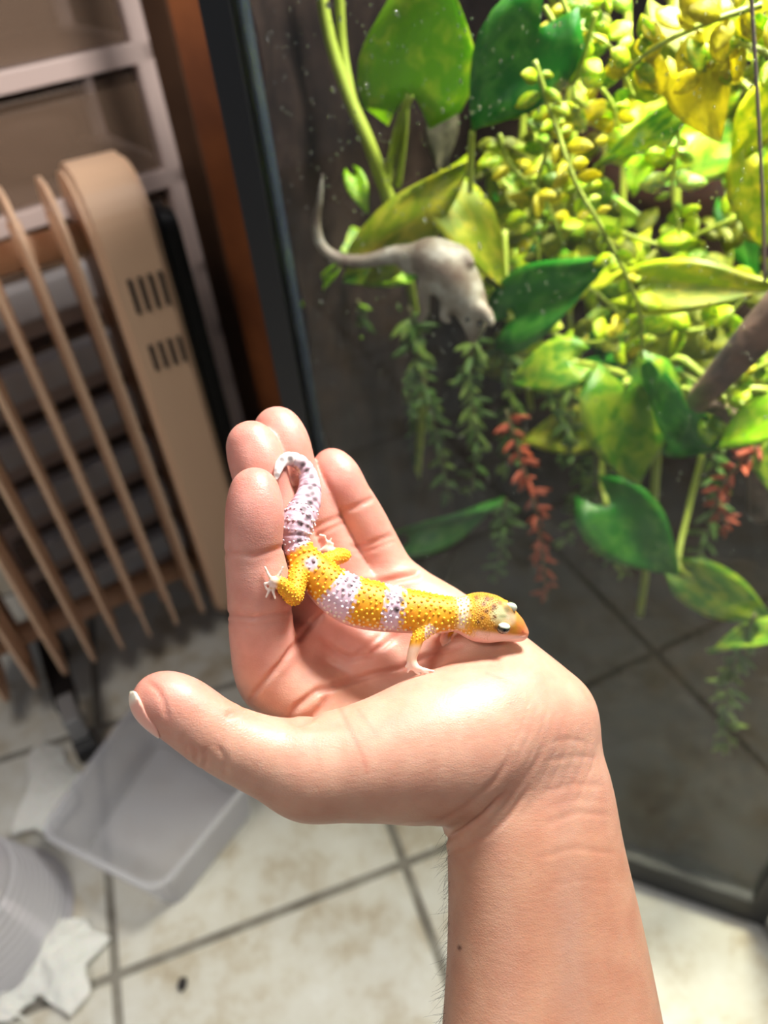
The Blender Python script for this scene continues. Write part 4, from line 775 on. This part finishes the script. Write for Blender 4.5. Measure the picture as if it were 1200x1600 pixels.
def build_gecko():
    V, F = polygonise(gecko_sdf, (-47, -62, -290), (62, 26, -243), 0.36)
    V = relax(V, F, 1, 0.4); N = vnormals(V, F)
    d = -V[:, 2]/1000; u = CX+V[:, 0]/-V[:, 2]*FPX; v = CY-V[:, 1]/-V[:, 2]*FPX
    rngv = np.random.default_rng(11)
    # nearest spine point: arc length s (mm from the snout) and height above the midline
    cp = np.array([p for p, r in GS]+[p for p, r in GT[1:]]); cr = np.array([r for p, r in GS]+[r for p, r in GT[1:]])
    al = np.concatenate([[0], np.cumsum(np.linalg.norm(np.diff(cp, axis=0), axis=1))])
    best = np.full(len(V), 1e9); si = np.zeros(len(V), int)
    for i in range(len(cp)):
        q = np.linalg.norm(V-cp[i], axis=1); m = q < best; best[m] = q[m]; si[m] = i
    s = al[si]; tail0 = al[len(GS)-1]; tail = s > tail0+1.0
    ups = spline([(0.05, .62, .78), (0.0, .75, .66), (.1, .75, .66), (.35, .55, .75), (.5, .25, .8), (.3, .3, .9)], len(cp)); ups /= np.linalg.norm(ups, axis=1)[:, None]
    rad = V-cp[si]; rad /= np.linalg.norm(rad, axis=1)[:, None]+1e-9; h = (rad*ups[si]).sum(1)          # 1 on the back, -1 on the belly
    limb = np.full(len(V), 1e9); toe = np.full(len(V), 1e9)
    for k, (c, toes) in GL.items():
        pts = np.array([p for p, r in c]); rr = np.array([r for p, r in c])
        for p, r in zip(pts[3:], rr[3:]): limb = np.minimum(limb, np.linalg.norm(V-p, axis=1)-r)
        for t in toes:
            for p, r in t: toe = np.minimum(toe, np.linalg.norm(V-p, axis=1)-r)
        toe = np.minimum(toe, np.linalg.norm(V-pts[-1], axis=1)-rr[-1]*0.6)
    islimb = (limb < 0.9) & (best > cr[si]*1.12)
    L3 = lambda *c: np.array(srgb(*c)); sm = lambda x, a, b: (lambda q: q*q*(3-2*q))(np.clip((x-a)/(b-a), 0, 1))
    mix = lambda a, b, t: a*(1-t[:, None])+b*t[:, None]
    wob = np.sin(V[:, 0]*2.3+V[:, 1]*1.7)*0.35+np.sin(V[:, 2]*3.1+V[:, 1]*2.9)*0.3
    yel = L3(236, 162, 18); ora = L3(226, 134, 12); lav = L3(222, 190, 205); pinkb = L3(240, 196, 190); olive = L3(214, 168, 34)
    C = np.tile(yel, (len(V), 1)); C = mix(C, ora, sm(np.sin(V[:, 0]*.9)*np.cos(V[:, 1]*1.1)+wob, 0.0, 0.9)*0.7)
    C = mix(C, olive, sm(-s, -34, -24)*0.55)
    # the pale bands: arc-length intervals found from their place along the spine
    def arc(uu, vv): k = np.argmin((CX+cp[:, 0]/-cp[:, 2]*FPX-uu)**2+(CY-cp[:, 1]/-cp[:, 2]*FPX-vv)**2); return al[k]
    band = np.zeros(len(V))
    for (a, b) in (((630, 955), (604, 951)), ((549, 938), (517, 919))):
        a0, b0 = sorted((arc(*a), arc(*b))); band = np.maximum(band, sm(s+wob*.8, a0-.3, a0+.5)*sm(-s-wob*.8, -b0-.5, -b0+.3))
    band = np.maximum(band, np.exp(-((np.hypot(u-487, v-880)+wob*3)/11)**4)*(h > 0)*~islimb)
    band = np.maximum(band, sm(s+wob*.5, tail0+0.2, tail0+1.6)*~islimb)
    C = mix(C, lav, band)
    tw = sm(s, al[-1]-20, al[-1]-12); C = mix(C, L3(238, 226, 222), tw*~islimb)
    C = mix(C, L3(245, 205, 165), (sm(s, al[-1]-24, al[-1]-19)*sm(-s, -al[-1]+13, -al[-1]+18))*(h < 0.35)*0.8)
    hd = arc(735, 963)                                    # behind the head
    C = mix(C, L3(246, 232, 214), np.exp(-((s-arc(717, 961)+wob*.7)/1.5)**2)*sm(h, -.2, .2))
    head = sm(-s, -hd-.8, -hd+.8)*~islimb
    C = mix(C, L3(214, 154, 44), head*.9); C = mix(C, L3(206, 134, 36), head*sm(wob, -.2, .5)*.6)
    C = mix(C, L3(206, 214, 168), np.exp(-((np.hypot(u-781, (v-960)*1.0)+wob*3)/15)**4)*head*.75)
    C = mix(C, L3(222, 208, 186), np.exp(-(np.hypot((u-798)/9, (v-966)/12))**4)*head*.5)
    C = mix(C, L3(232, 140, 70), sm(u, 803, 814)*head*.9); C = mix(C, L3(232, 150, 128), sm(u-(v-985)*-.3, 814, 824)*head*.5)
    # belly, throat and lips
    bl = sm(-h+wob*.06, .10, .34)*~tail*~islimb; C = mix(C, pinkb, bl*(1-head)*.95)
    lip = head*sm(v-(u-740)*.12, 981, 989); C = mix(C, L3(244, 206, 192), lip)
    C = mix(C, L3(240, 190, 180), sm(-h, .0, .35)*head*.8)
    # limbs: yellow, paler lower arm, white-pink feet
    C = mix(C, L3(245, 176, 40), islimb*1.0)
    arm = islimb & (u > 620) & (u < 700); C = mix(C, L3(244, 214, 190), arm*sm(v, 1003, 1016)*.9); C = mix(C, L3(238, 205, 200), (arm & (v < 1002) & (u > 664))*0.8)
    C = mix(C, L3(248, 222, 208), sm(-toe, -1.3, -.4)*1.0)
    # dark specks on bands, tail and crown
    specks = [(542,906,3,.9),(546,915,4.5,.9),(537,912,3,.6),(551,908,3,.7),(536,923,3.5,.7),(557,903,3,.7),(547,926,2.5,.5),(607,932,3.2,.9),(612,935,2.5,.7),(627,938,4.5,1),(619,952,5,1),(603,930,2.5,.7),(489,876,3.2,.9),(484,882,2.2,.4),
      (474,796,5,.9),(484,786,5,1),(481,774,4,.8),(488,771,4,.9),(485,762,4,.9),(491,758,3.5,.8),(478,754,4,.6),(487,744,4,.9),(480,735,4,.9),(473,725,4.5,.9),(453,716,4.5,.9),(441,718,4.2,.9),(433,742,4,.8),(431,735,3,.6),
      (469,818,4.5,.95),(468,834,4,.8),(468,844,4,.9),(482,808,4,.9),(480,822,3,.7),(455,822,3,.4),(452,806,3,.5),(464,784,3,.5),(492,780,4,.8),(470,732,3,.5),(478,811,3,.6)]
    spk = np.zeros(len(V))
    for (su, sv, r, a) in specks:
        w_ = np.exp(-(np.hypot(u-su, v-sv)/(r*1.15))**4)*a*(h > -.3)*~islimb; spk = np.maximum(spk, w_); C = mix(C, L3(58, 42, 42), w_*.95)
    for (su, sv, r, a) in [(744,934,3.5,.7),(761,936,4.5,.8),(756,944,3.5,.9),(769,935,2.5,.6),(772,948,4.5,.9),(770,953,2.5,.6),(760,955,3.5,.9),(754,965,3,.8),(773,964,3,.8),(747,972,3,.8),(781,942,3.5,.6),(757,982,2.5,.6),(775,981,3,.7),(735,953,2.5,.5),(733,945,2.5,.5)]:
        C = mix(C, L3(104, 48, 20), np.exp(-(np.hypot(u-su, v-sv)/(r*1.1))**3)*min(1, a*1.25)*head*.9)
    C = mix(C, L3(96, 92, 66), np.exp(-(np.hypot((u-792)/5, (v-951)/6))**4)*head*.6)
    C = mix(C, L3(120, 130, 80), np.exp(-(np.hypot((u-786)/7, (v-963)/2.5))**4)*head*.6)
    C = mix(C, L3(200, 70, 60), np.exp(-(np.hypot(u-817, v-987)/2.2)**4)*head*.7)     # nostril
    # grooves between the tail whorls
    ring = np.abs(np.sin((s-tail0)/2.75*math.pi)); disp = np.where(tail & ~islimb, (ring**0.6-0.75)*0.45*np.clip((al[-1]-s)/18, 0.15, 1), 0)
    # mouth line
    ds, t = seg_dist2(u, v, [(772,997),(790,996),(806,995),(820,992)]); disp -= 0.25*np.exp(-(ds/2.0)**2)*(N[:, 2] > -.2)*head
    V2 = V+N*disp[:, None]
    root = empty('leopard_gecko', mm_to_world(mm(600, 985, .2700)))
    tag(root, 'small yellow and lavender banded gecko with a curled tail on the palm', 'gecko')
    gm = mat('gecko_skin', (0.8, 0.5, 0.1), 0.55, Subsurface_Weight=0.12, Subsurface_Scale=0.0025); p = gm.node_tree.nodes['Principled BSDF']
    p.inputs['Subsurface Radius'].default_value = (1, .5, .3)
    ta = nd(gm, 'ShaderNodeAttribute', attribute_name='tint'); lk(gm, ta.outputs['Color'], p.inputs['Base Color']); bump(gm, 1700, 0.35, 0.0002, kind='cells')
    C = C*0.88
    me = np_mesh('body', mm_to_world(V2), F); color_attr(me, C); link('body', me, gm, root)
    # granular scales standing proud of the skin
    cand = np.nonzero(((h > -.22) | islimb) & (toe > 1.4) & (s > al[-1]*0+13) & (s < al[-1]-19))[0]; cand = cand[rngv.permutation(len(cand))]
    keep = []; cell = {}
    def rad_of(i):
        if islimb[i]: return 0.38
        if s[i] < hd+1: return 0.27
        if tail[i]: return 0.48
        return 0.60 if s[i] > hd+8 else 0.42
    arm_pale = C.min(1)
    for i in cand:
        if arm[i] and v[i] > 1000: continue
        if tail[i] and ring[i] < 0.8: continue
        if tail[i] and s[i] > tail0+16: continue
        r = rad_of(i); md = r*2.75; g = tuple((V[i]/1.7).astype(int)); ok = True
        for a in (-1, 0, 1):
            for b in (-1, 0, 1):
                for c in (-1, 0, 1):
                    for j in cell.get((g[0]+a, g[1]+b, g[2]+c), ()):
                        if (V[j]-V[i])@(V[j]-V[i]) < md*md: ok = False; break
        if ok: keep.append(i); cell.setdefault(g, []).append(i)
    bm = bmesh.new(); bmesh.ops.create_icosphere(bm, subdivisions=1, radius=1.0); bv = np.array([x.co[:] for x in bm.verts]); bf = np.array([[x.index for x in f.verts] for f in bm.faces]); bm.free()
    K = np.array(keep); R = np.array([rad_of(i) for i in K])*rngv.uniform(.75, 1.15, len(K))
    tv = (V2[K][:, None, :]+bv[None]*R[:, None, None]).reshape(-1, 3); tf = (bf[None]+np.arange(len(K))[:, None, None]*len(bv)).reshape(-1, 3)
    tc = C[K]; bandK = band[K]; light = np.where(bandK[:, None] > .5, L3(246, 232, 236), L3(250, 200, 44)); low = np.clip((.35-h[K])/.5, 0, 1)*~islimb[K]*~tail[K]
    light = mix(light, L3(248, 226, 190), low); tc = tc*.25+light*.75; headK = head[K] > .5; tc[headK] = C[K][headK]*.8+L3(250, 210, 120)*.2
    tc = mix(tc, C[K]*.9, np.clip(spk[K]*1.3, 0, 1))
    tme = np_mesh('scale_bumps', mm_to_world(tv), tf); color_attr(tme, np.repeat(tc, len(bv), 0)); tag(link('scale_bumps', tme, gm, root), 'raised grainy scales', kind='stuff')
    # eyes
    def ball(name, c, r, m, par, R=None, z=1.0):
        bm = bmesh.new(); bmesh.ops.create_uvsphere(bm, u_segments=20, v_segments=12, radius=1.0); q = np.array([x.co[:] for x in bm.verts])*np.array(r)
        if R is not None: q = q@R.T
        fs = [[x.index for x in f.verts] for f in bm.faces]; bm.free(); return mesh_obj(name, mm_to_world(q+c), fs, m, par)
    def basis(n, upv):
        n = np.array(n, float); n /= np.linalg.norm(n); x = np.cross(upv, n); x /= np.linalg.norm(x); return np.stack([x, np.cross(n, x), n], 1)
    iris = mat('gecko_iris', srgb(74, 70, 52), 0.08, Coat_Weight=1.0); pup = mat('gecko_pupil', (0.004, 0.004, 0.004), 0.06, Coat_Weight=1.0); lidm = mat('gecko_eyelid', srgb(206, 214, 192), 0.4, Subsurface_Weight=.2, Subsurface_Scale=.002); rimm = mat('eye_rim', srgb(225, 195, 90), 0.4)
    for (eu, ev, ed, nrm, upv) in ((787, 983, .2652, (.15, -.30, .93), (.2, .95, .2)), (798, 945, .2690, (.35, .85, .35), (.3, .3, .9))):
        Rb = basis(nrm, np.array(upv)); c = mm(eu, ev, ed); nn = Rb[:, 2]; up = Rb[:, 1]
        eb = ball('eye', c-nn*.6, (2.45, 2.0, 1.75), iris, root, Rb); ball('pupil', c+nn*.58, (.95, 1.35, .62), pup, eb, Rb)
        # upper lid: a pale hood; rim: a thin ring
        hv = []; hf = []; ca = up*.97+nn*.22; ca /= np.linalg.norm(ca); cx_ = Rb[:, 0]; cy_ = np.cross(ca, cx_)
        for sc in (1.0, .86):
            hv.append(c-nn*.6+ca*2.05*sc)
            for i in range(1, 6):
                for j in range(20):
                    a = 2*math.pi*j/20; e = math.radians(56)*i/5; hv.append(c-nn*.6+(ca*math.cos(e)*2.12+cx_*math.sin(e)*math.cos(a)*2.75+cy_*math.sin(e)*math.sin(a)*2.05)*sc)
        n0 = 101
        for o_, rv_ in ((0, 1), (n0, -1)):
            fs = [(o_, o_+1+j, o_+1+(j+1) % 20) for j in range(20)]+[(o_+1+i*20+j, o_+21+i*20+j, o_+21+i*20+(j+1) % 20, o_+1+i*20+(j+1) % 20) for i in range(4) for j in range(20)]; hf += [f[::rv_] for f in fs]
        hf += [(81+j, n0+81+j, n0+81+(j+1) % 20, 81+(j+1) % 20) for j in range(20)]
        mesh_obj('eyelid', mm_to_world(np.array(hv)), hf, lidm, eb)
        th = np.linspace(0, 2*math.pi, 25); rv, rf = sweep([c-nn*.05+Rb@np.array([math.cos(t)*2.0, math.sin(t)*1.55, 0]) for t in th], .26, 6, False); mesh_obj('eye_rim', mm_to_world(np.array(rv)), rf, rimm, eb)
    return root
build_hand()
build_gecko()
